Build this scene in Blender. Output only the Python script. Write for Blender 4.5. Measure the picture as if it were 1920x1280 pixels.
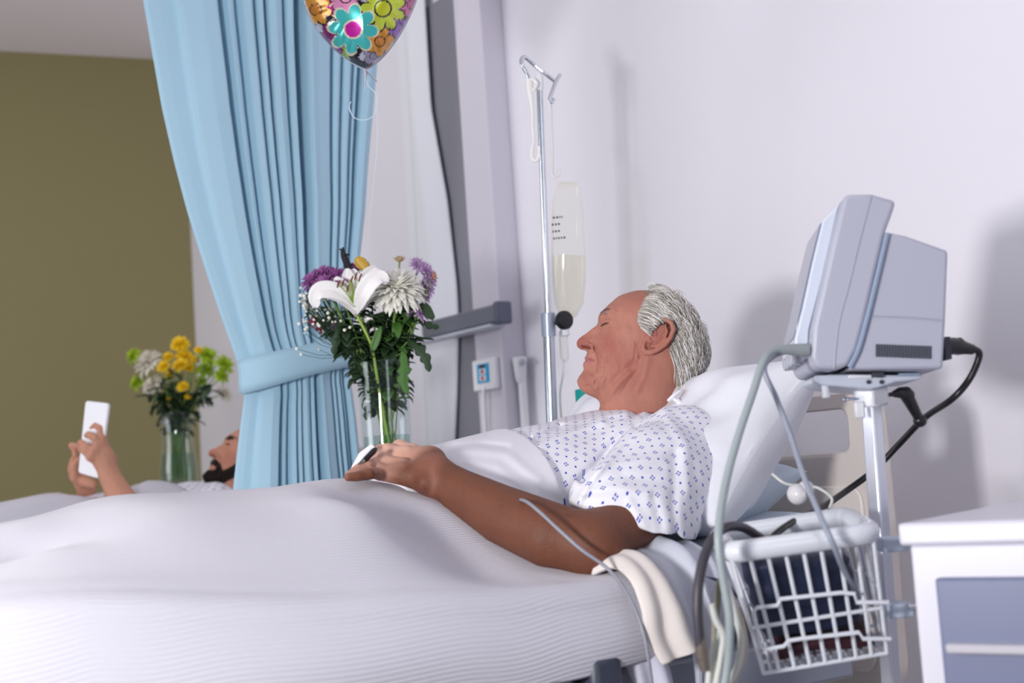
import bpy, math, random
import numpy as np
from mathutils import Vector, Matrix
random.seed(7); RNG = np.random.default_rng(7)
S = bpy.context.scene; COL = S.collection
for o in list(bpy.data.objects): bpy.data.objects.remove(o)

# ------------------------------------------------------------------ camera
FPX = 2600.0
CAM = np.array([0.0, 0.0, 0.95])
PITCH, ROLL = math.radians(5.3), math.radians(3.8)
_f = np.array([-0.844, 0.536, 0.0]); _f /= np.linalg.norm(_f)
_r = np.array([_f[1], -_f[0], 0.0])
FW = _f*math.cos(PITCH) + np.array([0, 0, math.sin(PITCH)])
_u = np.cross(_r, FW)
RT = math.cos(ROLL)*_r - math.sin(ROLL)*_u
UP = math.sin(ROLL)*_r + math.cos(ROLL)*_u
cam = bpy.data.cameras.new('camera'); cam_o = bpy.data.objects.new('camera', cam); COL.objects.link(cam_o)
cam.sensor_width = 36; cam.lens = 36*FPX/1920; cam.clip_start = .05
cam_o.matrix_world = Matrix(((RT[0], UP[0], -FW[0], CAM[0]), (RT[1], UP[1], -FW[1], CAM[1]), (RT[2], UP[2], -FW[2], CAM[2]), (0, 0, 0, 1)))
cam.dof.use_dof = True; cam.dof.focus_distance = 2.36; cam.dof.aperture_fstop = 3.6
S.camera = cam_o

# ------------------------------------------------------------------ light and exposure
S.view_settings.view_transform = 'Standard'; S.view_settings.look = 'None'; S.view_settings.gamma = 1
S.view_settings.use_curve_mapping = False; S.view_settings.exposure = 0.0
W = bpy.data.worlds.new('world'); S.world = W; W.use_nodes = True
W.node_tree.nodes['Background'].inputs[0].default_value = (.82, .83, .97, 1)
W.node_tree.nodes['Background'].inputs[1].default_value = 0.26
def area(name, loc, to, sx, sy, power, col):
    l = bpy.data.lights.new(name, 'AREA'); l.shape = 'RECTANGLE'; l.size = sx; l.size_y = sy; l.energy = power; l.color = col
    o = bpy.data.objects.new(name, l); COL.objects.link(o); o.location = loc
    o.rotation_euler = (Vector(to)-Vector(loc)).to_track_quat('-Z', 'Y').to_euler(); return o
area('unseen_foot_lamp', (-.86, -.66, 1.06), (-2.1, 1.5, 1.1), .24, .24, 37, (1, .98, .97))  # small unseen lamp, set from the head shadow it throws on the wall
area('window_light_side', (2.3, .70, 1.65), (-1.2, 2.1, 1.7), 1.0, 1.2, 14, (.86, .91, 1))
area('wall_wash_fill', (-.65, 1.25, 2.65), (-.95, 2.1, 1.55), .7, .4, 4.2, (.92, .95, 1))  # unseen lamp added to brighten the back wall
area('far_fill_light', (-4.1, -2.3, 1.5), (-4.4, 1.4, 1.75), 2.0, 1.5, 46, (.95, .96, 1))  # unseen source added to brighten far ceiling, olive wall and curtain edge
area('ceiling_fill_far', (-3.9, .9, 2.85), (-4.0, 1.2, 0), .8, .8, 8, (1, .98, .97))  # unseen lamp added to light the far bay from above

# ------------------------------------------------------------------ pixel <-> place helpers (1920 x 1280 frame)
def ray(px, py): return FW + RT*((px-960)/FPX) - UP*((py-640)/FPX)
def P(px, py, d): return CAM + ray(px, py)*d
def PX(px, py, X): r = ray(px, py); return CAM + r*((X-CAM[0])/r[0])
def PY(px, py, Y): r = ray(px, py); return CAM + r*((Y-CAM[1])/r[1])
def PZ(px, py, Z): r = ray(px, py); return CAM + r*((Z-CAM[2])/r[2])
def proj(p):
    q = np.asarray(p, float) - CAM; d = q @ FW
    return 960 + FPX*(q @ RT)/d, 640 - FPX*(q @ UP)/d, d

# ------------------------------------------------------------------ materials
def lin(c):
    if isinstance(c, str): c = tuple(int(c[i:i+2], 16)/255 for i in (0, 2, 4))
    return tuple((x/12.92 if x <= .04045 else ((x+.055)/1.055)**2.4) for x in c) + (1,)
def mat(name, col, rough=.6, metal=0, bump=0, bscale=200, var=0, vscale=6, attr=None, sss=0, spec=None, coat=0, trans=0, sheen=0, ior=None):
    m = bpy.data.materials.new(name); m.use_nodes = True; nt = m.node_tree; b = nt.nodes['Principled BSDF']
    b.inputs['Roughness'].default_value = rough; b.inputs['Metallic'].default_value = metal
    c = lin(col); b.inputs['Base Color'].default_value = c
    if spec is not None: b.inputs['Specular IOR Level'].default_value = spec
    if coat: b.inputs['Coat Weight'].default_value = coat
    if trans: b.inputs['Transmission Weight'].default_value = trans
    if ior: b.inputs['IOR'].default_value = ior
    if sheen: b.inputs['Sheen Weight'].default_value = sheen
    if sss:
        b.inputs['Subsurface Weight'].default_value = sss; b.inputs['Subsurface Radius'].default_value = (1, .35, .2); b.inputs['Subsurface Scale'].default_value = .006
    tc = nt.nodes.new('ShaderNodeTexCoord'); src = None
    if attr:
        a = nt.nodes.new('ShaderNodeAttribute'); a.attribute_name = attr; src = a.outputs['Color']; nt.links.new(src, b.inputs['Base Color'])
    if var:
        n = nt.nodes.new('ShaderNodeTexNoise'); n.inputs['Scale'].default_value = vscale; n.inputs['Detail'].default_value = 4
        nt.links.new(tc.outputs['Object'], n.inputs['Vector'])
        r = nt.nodes.new('ShaderNodeMapRange'); r.inputs[3].default_value = 1-var; r.inputs[4].default_value = 1+var
        nt.links.new(n.outputs['Fac'], r.inputs[0])
        mx = nt.nodes.new('ShaderNodeMix'); mx.data_type = 'RGBA'; mx.blend_type = 'MULTIPLY'; mx.inputs[0].default_value = 1
        mx.inputs[6].default_value = c
        if src: nt.links.new(src, mx.inputs[6])
        nt.links.new(r.outputs[0], mx.inputs[7]); nt.links.new(mx.outputs[2], b.inputs['Base Color'])
    if bump:
        n2 = nt.nodes.new('ShaderNodeTexNoise'); n2.inputs['Scale'].default_value = bscale; n2.inputs['Detail'].default_value = 3
        nt.links.new(tc.outputs['Object'], n2.inputs['Vector'])
        bp = nt.nodes.new('ShaderNodeBump'); bp.inputs['Strength'].default_value = bump; bp.inputs['Distance'].default_value = .002
        nt.links.new(n2.outputs['Fac'], bp.inputs['Height']); nt.links.new(bp.outputs[0], b.inputs['Normal'])
    return m
def clear(name, col, alpha, rough=.05, tint=None, glass=False):   # thin clear plastic or glass film
    m = bpy.data.materials.new(name); m.use_nodes = True; nt = m.node_tree; b = nt.nodes['Principled BSDF']; out = nt.nodes['Material Output']
    b.inputs['Base Color'].default_value = lin(col); b.inputs['Roughness'].default_value = rough
    if glass:
        b = nt.nodes.new('ShaderNodeBsdfGlossy'); b.inputs['Color'].default_value = lin(col); b.inputs['Roughness'].default_value = rough
    t = nt.nodes.new('ShaderNodeBsdfTransparent'); t.inputs[0].default_value = lin(tint or 'ffffff')
    lw = nt.nodes.new('ShaderNodeLayerWeight'); lw.inputs[0].default_value = .25
    r = nt.nodes.new('ShaderNodeMapRange'); r.inputs[3].default_value = alpha; r.inputs[4].default_value = min(1, alpha+(.5 if not glass else .35))
    p = nt.nodes.new('ShaderNodeMath'); p.operation = 'POWER'; p.inputs[1].default_value = 2.0 if glass else 1.0
    nt.links.new(lw.outputs['Facing'], p.inputs[0]); nt.links.new(p.outputs[0], r.inputs[0])
    mx = nt.nodes.new('ShaderNodeMixShader'); nt.links.new(r.outputs[0], mx.inputs[0]); nt.links.new(t.outputs[0], mx.inputs[1]); nt.links.new(b.outputs[0], mx.inputs[2])
    nt.links.new(mx.outputs[0], out.inputs['Surface']); return m

# ------------------------------------------------------------------ mesh builder
def unit(v): v = np.asarray(v, float); n = np.linalg.norm(v); return v/n if n else v
def smooth_path(pts, n=8):
    pts = [np.asarray(p, float) for p in pts]; out = []
    for i in range(len(pts)-1):
        a, b, c, d = pts[max(i-1, 0)], pts[i], pts[i+1], pts[min(i+2, len(pts)-1)]
        for k in range(n):
            t = k/n; out.append(.5*(2*b+(c-a)*t+(2*a-5*b+4*c-d)*t*t+(3*b-a-3*c+d)*t**3))
    out.append(pts[-1]); return out
class MB:
    def __init__(s): s.v = []; s.f = []; s.c = []
    def add(s, vs, fs, col=None):
        b = len(s.v); s.v += [tuple(map(float, v)) for v in vs]; s.f += [tuple(i+b for i in f) for f in fs]
        if col is not None: s.c += [col]*len(vs)
        return s
    def box(s, c, size, ax=None):
        c = np.asarray(c, float); ax = np.eye(3) if ax is None else np.asarray(ax, float); h = np.asarray(size, float)/2
        vs = [c+ax[0]*h[0]*i+ax[1]*h[1]*j+ax[2]*h[2]*k for i in (-1, 1) for j in (-1, 1) for k in (-1, 1)]
        return s.add(vs, [(0, 1, 3, 2), (4, 6, 7, 5), (0, 4, 5, 1), (2, 3, 7, 6), (0, 2, 6, 4), (1, 5, 7, 3)])
    def prism(s, poly, ext):
        poly = [np.asarray(p, float) for p in poly]; e = np.asarray(ext, float); n = len(poly)
        return s.add(poly+[p+e for p in poly], [tuple(range(n))[::-1], tuple(range(n, 2*n))]+[(i, (i+1) % n, (i+1) % n+n, i+n) for i in range(n)])
    def tube(s, pts, r, n=10, caps=True, flat=1.0, col=None, sm=0):
        if sm: pts = smooth_path(pts, sm)
        pts = [np.asarray(p, float) for p in pts]; m = len(pts)
        if np.ndim(r) == 0: rr = [r]*m
        else: rr = np.interp(np.linspace(0, 1, m), np.linspace(0, 1, len(r)), r)
        t0 = unit(pts[1]-pts[0]); a = unit(np.cross(t0, (0, 0, 1) if abs(t0[2]) < .9 else (1, 0, 0))); vs = []
        for i in range(m):
            t = unit(pts[min(i+1, m-1)]-pts[max(i-1, 0)]); a = unit(a-t*(a@t)); b = np.cross(t, a)
            for k in range(n):
                q = 2*math.pi*k/n; vs.append(pts[i]+rr[i]*(a*math.cos(q)+b*flat*math.sin(q)))
        fs = [(i*n+k, i*n+(k+1) % n, (i+1)*n+(k+1) % n, (i+1)*n+k) for i in range(m-1) for k in range(n)]
        if caps: fs += [tuple(range(n))[::-1], tuple(range((m-1)*n, m*n))]
        return s.add(vs, fs, col)
    def lathe(s, prof, c, ax=(0, 0, 1), n=24, caps=True, col=None):   # prof: (radius, height)
        c = np.asarray(c, float); t = unit(ax); a = unit(np.cross(t, (0, 1, 0) if abs(t[1]) < .9 else (1, 0, 0))); b = np.cross(t, a); m = len(prof)
        vs = [c+t*h+r*(a*math.cos(2*math.pi*k/n)+b*math.sin(2*math.pi*k/n)) for r, h in prof for k in range(n)]
        fs = [(i*n+k, i*n+(k+1) % n, (i+1)*n+(k+1) % n, (i+1)*n+k) for i in range(m-1) for k in range(n)]
        if caps: fs += [tuple(range(n))[::-1], tuple(range((m-1)*n, m*n))]
        return s.add(vs, fs, col)
    def grid(s, G, close=False, col=None):
        G = np.asarray(G, float); a, b = G.shape[:2]
        fs = [(i*b+j, i*b+(j+1) % b, (i+1)*b+(j+1) % b, (i+1)*b+j) for i in range(a-1) for j in range(b if close else b-1)]
        return s.add(G.reshape(-1, 3), fs, col)
    def ball(s, c, r, nu=10, nv=8, sc=(1, 1, 1), col=None):
        c = np.asarray(c, float); vs = [c+(0, 0, -r*sc[2])]; fs = []
        for i in range(1, nv):
            th = math.pi*i/nv
            for k in range(nu):
                ph = 2*math.pi*k/nu; vs.append(c+r*np.array([math.sin(th)*math.cos(ph)*sc[0], math.sin(th)*math.sin(ph)*sc[1], -math.cos(th)*sc[2]]))
        vs.append(c+(0, 0, r*sc[2])); L = len(vs)-1
        for k in range(nu):
            fs.append((0, 1+(k+1) % nu, 1+k)); fs.append((L, L-nu+k, L-nu+(k+1) % nu))
            for i in range(nv-2): fs.append((1+i*nu+k, 1+i*nu+(k+1) % nu, 1+(i+1)*nu+(k+1) % nu, 1+(i+1)*nu+k))
        return s.add(vs, fs, col)

ORG = {}
def thing(name, label, cat, loc, group=None):
    o = bpy.data.objects.new(name, None); COL.objects.link(o); o.location = loc; o.empty_display_size = .05
    o['label'] = label; o['category'] = cat
    if group: o['group'] = group
    ORG[o.name] = np.asarray(loc, float); return o
def tag(o, label, cat, group=None):
    o['label'] = label; o['category'] = cat
    if group: o['group'] = group
    return o
def _mesh(name, V, Fc, m, parent, smooth, colors=None):
    V = np.asarray(V, float).reshape(-1, 3)
    if parent is not None: org = ORG[parent.name]
    else: org = np.array([(V[:, 0].min()+V[:, 0].max())/2, (V[:, 1].min()+V[:, 1].max())/2, V[:, 2].min()])
    me = bpy.data.meshes.new(name)
    if isinstance(Fc, np.ndarray):
        me.vertices.add(len(V)); me.vertices.foreach_set('co', (V-org).ravel()); n, k = Fc.shape
        me.loops.add(n*k); me.loops.foreach_set('vertex_index', Fc.ravel().astype(np.int32)); me.polygons.add(n)
        me.polygons.foreach_set('loop_start', np.arange(0, n*k, k, dtype=np.int32)); me.update(calc_edges=True); me.validate()
    else: me.from_pydata((V-org).tolist(), [], Fc)
    if smooth: me.polygons.foreach_set('use_smooth', [True]*len(me.polygons))
    if colors is not None:
        at = me.color_attributes.new('col', 'FLOAT_COLOR', 'POINT'); at.data.foreach_set('color', np.asarray(colors, np.float32).ravel())
    if m: me.materials.append(m)
    o = bpy.data.objects.new(name, me); COL.objects.link(o); ORG[o.name] = org
    if parent is not None: o.parent = parent
    else: o.location = org
    return o
def obj(name, mb, m, parent=None, smooth=True, bevel=0, solid=0, sub=0, seg=2, label=None):
    o = _mesh(name, mb.v, mb.f, m, parent, smooth, mb.c if mb.c and len(mb.c) == len(mb.v) else None)
    if solid: q = o.modifiers.new('solid', 'SOLIDIFY'); q.thickness = solid; q.offset = 0
    if bevel:
        q = o.modifiers.new('bevel', 'BEVEL'); q.width = bevel; q.segments = seg; q.limit_method = 'ANGLE'; q.angle_limit = math.radians(35)
    if sub: q = o.modifiers.new('sub', 'SUBSURF'); q.levels = q.render_levels = sub
    if smooth and (bevel or not sub): 
        try: o.data.set_sharp_from_angle(angle=math.radians(40))
        except Exception: pass
    if label: o['label'] = label
    return o
def struct(name, mb, m, **k):
    o = obj(name, mb, m, **k); o['kind'] = 'structure'; return o
def copy_tree(o, parent=None):
    c = o.copy(); COL.objects.link(c)
    if parent is not None: c.parent = parent
    for ch in list(o.children): copy_tree(ch, c)
    return c
# ================================================================== the room
WY = 2.1
M_wall = mat('wall_paint', 'eceaf2', .55, bump=.05, bscale=90)
M_olive = mat('olive_paint', '8c8359', .6, bump=.05, bscale=90)
M_ceil = mat('ceiling_paint', 'f0e8ea', .8)
M_floor = mat('floor_vinyl', 'a9a6a6', .35, var=.06, vscale=40)
M_white = mat('white_plastic', 'e9e9ee', .35)
M_cream = mat('cream_plastic', 'd6cfca', .4)
M_grey = mat('grey_plastic', 'b4b7c4', .42, bump=.03, bscale=900)
M_dark = mat('black_rubber', '0b0b10', .35)
M_steel = mat('chrome_steel', 'd9dde4', .16, metal=1)
M_whitemetal = mat('white_coated_metal', 'e6e8f0', .25, coat=.4)
cx = PY(357, 420, WY)[0]
b0 = PX(0, 86, cx-.11)
ceil_z = 2.89
struct('floor', MB().box((-2.6, -.5, -.05), (8.6, 5.6, .1)), M_floor, smooth=False)
struct('ceiling', MB().box((-2.6, -.4, ceil_z+.05), (8.6, 5.2, .1)), M_ceil, smooth=False)
struct('wall_back', MB().box(((cx+1.2)/2, WY+.05, ceil_z/2), (1.2-cx+.2, .1, ceil_z)), M_wall, smooth=False)
wd = np.array([-.127, -.777, 0]); wd = unit(wd)
mb = MB(); c0 = np.array([cx, WY, 0])
mb.prism([c0, c0+wd*4.2, c0+wd*4.2+np.array([-.1, 0, 0]), c0+np.array([-.1, 0, 0])], (0, 0, ceil_z))
struct('wall_left', mb, M_olive, smooth=False)
# door leaf with its pale frame, the boxed pilaster beside it
YD = WY-.012
def wq(px, py, Y): return PY(px, py, Y)
def vx(px, py, Y=WY): return PY(px, py, Y)[0]
M_door_shade = mat('door_shade_grey', '878893', .5)  # white door in shade: the shadow is put into this grey
M_panelw = mat('white_door_panel', 'eef0f7', .45)
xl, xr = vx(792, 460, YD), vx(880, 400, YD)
struct('door_1', MB().box(((xl+xr)/2, WY-.006, 1.2), (xr-xl, .012, 2.4)), M_door_shade, smooth=False)
# added strip for the door's lit part, right edge on the shadow boundary
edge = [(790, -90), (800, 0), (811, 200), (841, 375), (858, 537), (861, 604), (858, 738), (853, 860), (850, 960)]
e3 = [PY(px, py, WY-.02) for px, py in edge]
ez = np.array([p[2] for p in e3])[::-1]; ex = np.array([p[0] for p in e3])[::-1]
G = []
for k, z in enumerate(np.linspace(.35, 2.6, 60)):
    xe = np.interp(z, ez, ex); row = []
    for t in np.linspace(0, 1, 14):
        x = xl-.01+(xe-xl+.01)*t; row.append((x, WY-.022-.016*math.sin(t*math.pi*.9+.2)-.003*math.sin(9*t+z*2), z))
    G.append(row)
w = obj('lit_door_strip', MB().grid(G), mat('lit_door_white', 'eef1f8', .7), solid=.004)
tag(w, 'narrow added strip for the lit part of the white door behind the flowers', 'drape')  # no real drape: added strip standing for the lit part of the door
xf = xl-.035
struct('trim_1', MB().box((xf, WY-.012, 1.3), (.055, .024, 2.6)), M_panelw, smooth=False)
h = obj('hinge_plate', MB().box((0, 0, 0), (.02, .004, .11)), mat('hinge_steel', '8a8d99', .4, metal=.6), bevel=.002)
h.location = PY(768, 112, WY-.004); tag(h, 'small dark hinge plate on the wall right of the balloon', 'hinge')
# pilaster
YP = WY-.075
pl, pr = vx(868, 300, YP), vx(918, 300, YP)
struct('trim_2', MB().box(((pl+pr)/2, (YP+WY)/2, ceil_z/2), (pr-pl, WY-YP, ceil_z)), mat('pilaster_paint', 'd3cfdb', .5), smooth=False, bevel=.004)
struct('trim_3', MB().box((vx(949, 400), WY-.004, ceil_z/2), (.012, .008, ceil_z)), mat('dark_joint', '6d6a75', .6), smooth=False)
# crash rail across door and pilaster
YR = YP-.05
t = thing('crash_rail', 'grey horizontal bumper rail on the wall right of the near flowers', 'rail', PY(870, 600, YR+.02))
a0, a1 = PY(790, 616, YR), PY(926, 592, YR)
zr = (a0[2]+a1[2])/2
obj('rail_bar', MB().box(((a0[0]+a1[0])/2, YR+.02, zr), (abs(a1[0]-a0[0]), .04, .05)), mat('rail_grey', '6f7380', .45), t, bevel=.006)
obj('end_cap', MB().box((a1[0]+.012, YR+.021, zr), (.026, .05, .062)), mat('rail_cap', '5d6276', .45), t, bevel=.007)
obj('lower_lip', MB().box(((a0[0]+a1[0])/2-.09, YR+.018, zr-.032), (abs(a1[0]-a0[0])+.16, .05, .009)), mat('rail_lip', 'c6cbd8', .35), t, bevel=.003)
obj('bracket', MB().box((a0[0]+.08, (YR+WY)/2, zr), (.05, WY-YR-.03, .03)), M_grey, t)
# call point plate with blue sticker, cord
c = PY(916, 702, YP); sc = np.linalg.norm(c-CAM)/FPX
t = thing('call_point', 'white wall plate with a bright blue sticker and hanging cord', 'call point', c)
hz = .5*abs(PY(916, 672, YP)[2]-PY(916, 731, YP)[2]); hw = .5*abs(vx(895, 702, YP)-vx(938, 702, YP))
obj('plate', MB().box(c+(0, -.008, 0), (2*hw, .016, 2*hz)), M_white, t, bevel=.004)
s1 = obj('sticker', MB().box(c+(0, -.0175, .004), (hw*1.0, .003, hz*1.22)), mat('sticker_blue', '2aa5d6', .4), t, label='bright blue sticker with two small red figures')
M_red = mat('sticker_red', '8c2130', .5); M_pale = mat('sticker_pale', 'f2e6ea', .5)
obj('top_label', MB().box(c+(0, -.0195, .004+hz*.45), (hw*.5, .002, hz*.18)), mat('sticker_brown', '52241f', .5), s1)
for k in (0, 1):
    zc = c[2]+.004+hz*(.10-.42*k)
    q = c+(0, -.0195, 0); q[2] = zc
    ob = obj('figure_square', MB().box(q, (hw*.52, .002, hz*.34)), M_pale, s1)
    mb = MB(); y = q[1]-.0012
    mb.box((q[0], y, zc+hz*.10), (hw*.14, .0012, hz*.07)); mb.box((q[0], y, zc), (hw*.2, .0012, hz*.10))
    mb.box((q[0]-hw*.10, y, zc-hz*.09), (hw*.07, .0012, hz*.11)); mb.box((q[0]+hw*.10, y, zc-hz*.09), (hw*.07, .0012, hz*.11))
    mb.box((q[0], y, zc+hz*.03), (hw*.36, .0012, hz*.03))
    obj('figure', mb, M_red, s1)
obj('pull_cord', MB().tube([c+(0.004, -.018, -hz*.7), c+(-.004, -.02, -hz*1.4), c+(-.012, -.016, -.16), c+(-.008, -.014, -.3), c+(0, -.014, -.42)], .0042, 8, sm=6), M_white, t)
# wall tube with cup
c = PY(977, 680, WY-.03)
t = thing('wall_conduit', 'thin white tube with a cup-shaped cap on the wall behind the bed', 'conduit', (c[0], WY-.03, .5))
obj('tube', MB().tube([(c[0], WY-.03, .5), (c[0], WY-.03, c[2]-.03)], .0125, 14), M_white, t)
obj('cup', MB().lathe([(.012, -.055), (.016, -.04), (.019, -.005), (.021, .012), (.019, .016), (.006, .016)], (c[0], WY-.034, c[2]), n=20), M_white, t)
obj('knob', MB().lathe([(.007, 0), (.009, .012), (.006, .018)], (c[0]+.018, WY-.04, c[2]), ax=(1, -.3, 0), n=12), M_grey, t)

# ================================================================== bed (proto, near)
BX = -2.0; BL, BR_ = BX-.41, BX+.41
M_frame = mat('bed_frame_grey', '8d93a3', .4); M_board = mat('headboard_laminate', 'cfc7c2', .4, var=.02)
M_matt = mat('mattress_sheet', 'cdd8e4', .75, bump=.15, bscale=500)
M_bump = mat('bumper_dark', '3a3f4f', .45)
bed = thing('hospital_bed', 'near hospital bed with cream headboard under the grey-haired man', 'bed', (BX, .55, 0))
mb = MB(); mb.box((BX, .38, .725), (.80, 1.5, .11)); obj('mattress', mb, M_matt, bed, bevel=.03, seg=3)
mb = MB()
sec = []
for y, z0, z1 in ((1.11, .67, .785), (1.25, .68, .805), (1.40, .70, .82), (1.52, .715, .84), (1.60, .73, .855)):
    row = []
    for t in np.linspace(0, 2*math.pi, 28, endpoint=False):
        cxx, sxx = math.cos(t), math.sin(t); e = .35
        row.append((BX+.39*np.sign(cxx)*abs(cxx)**e, y, (z0+z1)/2+(z1-z0)/2*np.sign(sxx)*abs(sxx)**e))
    sec.append(row)
mb.grid(sec, close=True); n = len(mb.v); mb.f += [tuple(range(28))[::-1], tuple(range(n-28, n))]
obj('raised_mattress', mb, M_matt, bed)
mb = MB(); 
for x in (BL+.02, BR_-.02): mb.box((x, .55, .63), (.04, 2.1, .07))
for y in (-.45, .2, .9, 1.55): mb.box((BX, y, .63), (.78, .05, .05))
obj('frame', mb, M_frame, bed, bevel=.006)
mb = MB(); mb.box((BX, .55, .662), (.80, 2.1, .012)); obj('deck', mb, M_frame, bed)
for x in (BL+.06, BR_-.06):
    for y in (-.3, 1.45):
        l = obj('leg', MB().box((x, y, .35), (.05, .05, .5)), M_frame, bed, bevel=.006)
        obj('caster', MB().lathe([(.02, -.018), (.05, -.018), (.055, -.01), (.055, .01), (.05, .018), (.02, .018)], (x, y, .055), ax=(1, 0, 0), n=20), M_bump, l)
# headboard with hand hole
HY = 1.72; hx1 = PY(1652, 900, HY)[0]; hx0 = 2*BX-hx1
zt = PY(1600, 733, HY)[2]; hz1 = PY(1560, 768, HY)[2]; hz0 = PY(1560, 849, HY)[2]; holex1 = PY(1590, 810, HY)[0]; holex0 = 2*BX-holex1
def rrect(x0, x1, z0, z1, r, n=6):
    out = []
    for cx_, cz_, a in ((x1-r, z1-r, 0), (x0+r, z1-r, 90), (x0+r, z0+r, 180), (x1-r, z0+r, 270)):
        for k in range(n+1):
            q = math.radians(a+90*k/n); out.append((cx_+r*math.cos(q), cz_+r*math.sin(q)))
    return out
outer = rrect(hx0, hx1, .55, zt, .05); inner = rrect(holex0, holex1, hz0, hz1, .022)
mb = MB(); n = len(outer); y0, y1 = HY, HY+.03
for yy in (y0, y1): mb.add([(x, yy, z) for x, z in outer]+[(x, yy, z) for x, z in inner], [])
for k in range(n):
    k2 = (k+1) % n
    mb.f += [(k, k2, n+k2, n+k), (2*n+k2, 2*n+k, 3*n+k, 3*n+k2), (k2, k, 2*n+k, 2*n+k2), (n+k, n+k2, 3*n+k2, 3*n+k)]
hb = obj('headboard', mb, M_board, bed, bevel=.006)
px1 = PY(1622, 960, HY)[0]; pz1 = PY(1600, 909, HY)[2]
mb = MB(); pan = rrect(2*BX-px1, px1, .58, pz1, .03); mb.prism([(x, HY-.006, z) for x, z in pan], (0, .008, 0)); obj('inset_panel', mb, M_cream, hb, bevel=.003)
# near side bumper and side rail bar
q = PX(1122, 1262, BR_+.035)
obj('corner_bumper', MB().box((BR_+.035, q[1], q[2]-.015), (.05, .05, .08)), M_bump, bed, bevel=.01)
obj('side_bar', MB().box((BR_+.02, q[1]-.75, q[2]-.02), (.03, 1.42, .055)), M_frame, bed, bevel=.008)
# far side rail with teal edge
far = PX(1106, 746, -2.44)
sr = obj('side_rail', MB().box((-2.44, far[1]+.06, far[2]-.10), (.025, .16, .26)), M_white, bed, bevel=.012)
obj('edge_strip', MB().box((-2.44, far[1]-.024, far[2]-.09), (.027, .012, .22)), mat('teal_plastic', '17a6a0', .4), sr, bevel=.003)
bed2 = copy_tree(bed); bed2.location.x += -1.72; bed2['label'] = 'far hospital bed beyond the curtain under the man holding a tablet'
bed['group'] = bed2['group'] = 'hospital beds along the wall'

# ================================================================== curtain
CXX = -2.95
Lp = [(258, -60), (270, 20), (284, 100), (303, 200), (327, 300), (354, 400), (385, 500), (415, 595), (445, 680), (458, 738), (449, 800), (442, 860), (437, 915), (432, 1000)]
Rp = [(716, -60), (712, 20), (706, 100), (699, 200), (690, 300), (682, 400), (672, 480), (664, 560), (652, 660), (655, 720), (664, 780), (672, 850), (680, 915), (690, 1000)]
L3 = [PX(a, b, CXX) for a, b in Lp]; R3 = [PX(a, b, CXX) for a, b in Rp]
lz = np.array([p[2] for p in L3])[::-1]; ly = np.array([p[1] for p in L3])[::-1]
rz = np.array([p[2] for p in R3])[::-1]; ry = np.array([p[1] for p in R3])[::-1]
lpx = np.array([a for a, b in Lp]); lpy = np.array([b for a, b in Lp])
# fold profile along the cloth: list of (s, depth) knots; broad flat bands between bundles of narrow pleats
kn = [(0, 0), (.012, .15), (.05, .2), (.103, .15), (.111, .5), (.13, .62), (.20, .78), (.258, .62), (.271, .3), (.283, -1.7), (.297, -.35), (.315, .3), (.335, .15), (.353, -.55), (.375, .25), (.40, .45), (.414, .2), (.423, -1.0), (.432, .2), (.45, .4), (.457, .1), (.466, -1.6), (.475, .3), (.50, .5), (.532, .3), (.545, -.9), (.556, .2), (.58, .3), (.591, 0), (.602, -2.0), (.620, -1.8), (.631, .6), (.645, .95), (.68, .75), (.74, .6), (.753, .3), (.762, -1.1), (.771, .3), (.79, .5), (.808, .3), (.818, -1.1), (.828, .25), (.85, .45), (.868, .2), (.878, -1.0), (.887, .2), (.897, .2), (.905, -.2), (.916, -1.7), (.93, .2), (.96, .5), (1, .2)]
ks = np.array([a for a, b in kn]); kd = np.array([b for a, b in kn])
def cross(s, z, amp):
    d = np.interp(s, ks, kd)
    return d*amp
NS = 880; ss = np.linspace(0, 1, NS)
ker = np.hanning(11); ker /= ker.sum()
prof = np.convolve(np.pad(np.interp(ss, ks, kd), 5, mode='edge'), ker, 'valid')
zs = np.concatenate([np.linspace(.25, L3[8][2]-.06, 50), np.linspace(L3[8][2]-.055, L3[8][2]+.06, 24), np.linspace(L3[8][2]+.065, 2.35, 90)])
ztie = .5*(PX(450, 706, CXX)[2]+PX(652, 655, CXX)[2])
TIE_L, TIE_R = PX(450, 708, CXX), PX(652, 655, CXX)
G = []
for z in zs:
    yl, yr = np.interp(z, lz, ly), np.interp(z, rz, ry); w_ = yr-yl
    zt_ = np.interp(.5, [0, 1], [TIE_L[2], TIE_R[2]])
    row = []
    amp = .030*(.75+.5*min(1, w_/.55))
    if z < TIE_L[2]: amp *= .8+.6*min(1, (TIE_L[2]-z)/.35)
    bul = .045*np.sin(np.pi*ss)*(1-np.exp(-abs(z-zt_)/.3)*.2)
    for i, s in enumerate(ss):
        y = yl+w_*s
        zz_t = TIE_L[2]+(TIE_R[2]-TIE_L[2])*s
        pin = math.exp(-((z-zz_t)/.05)**2)
        x = CXX+prof[i]*amp*(1-.35*pin)+bul[i]*(1+.6*pin)+.006*math.sin(5*s+z*7)*(1-pin)
        row.append((x, y, z))
    G.append(row)
M_curt = mat('curtain_blue', 'a6cce0', .65, bump=.12, bscale=700, sheen=.15)
cur = thing('privacy_curtain', 'pale blue pleated privacy curtain tied back between the beds', 'curtain', (CXX, 1.2, .25))
obj('drape', MB().grid(G), M_curt, cur, solid=.0022)
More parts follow.
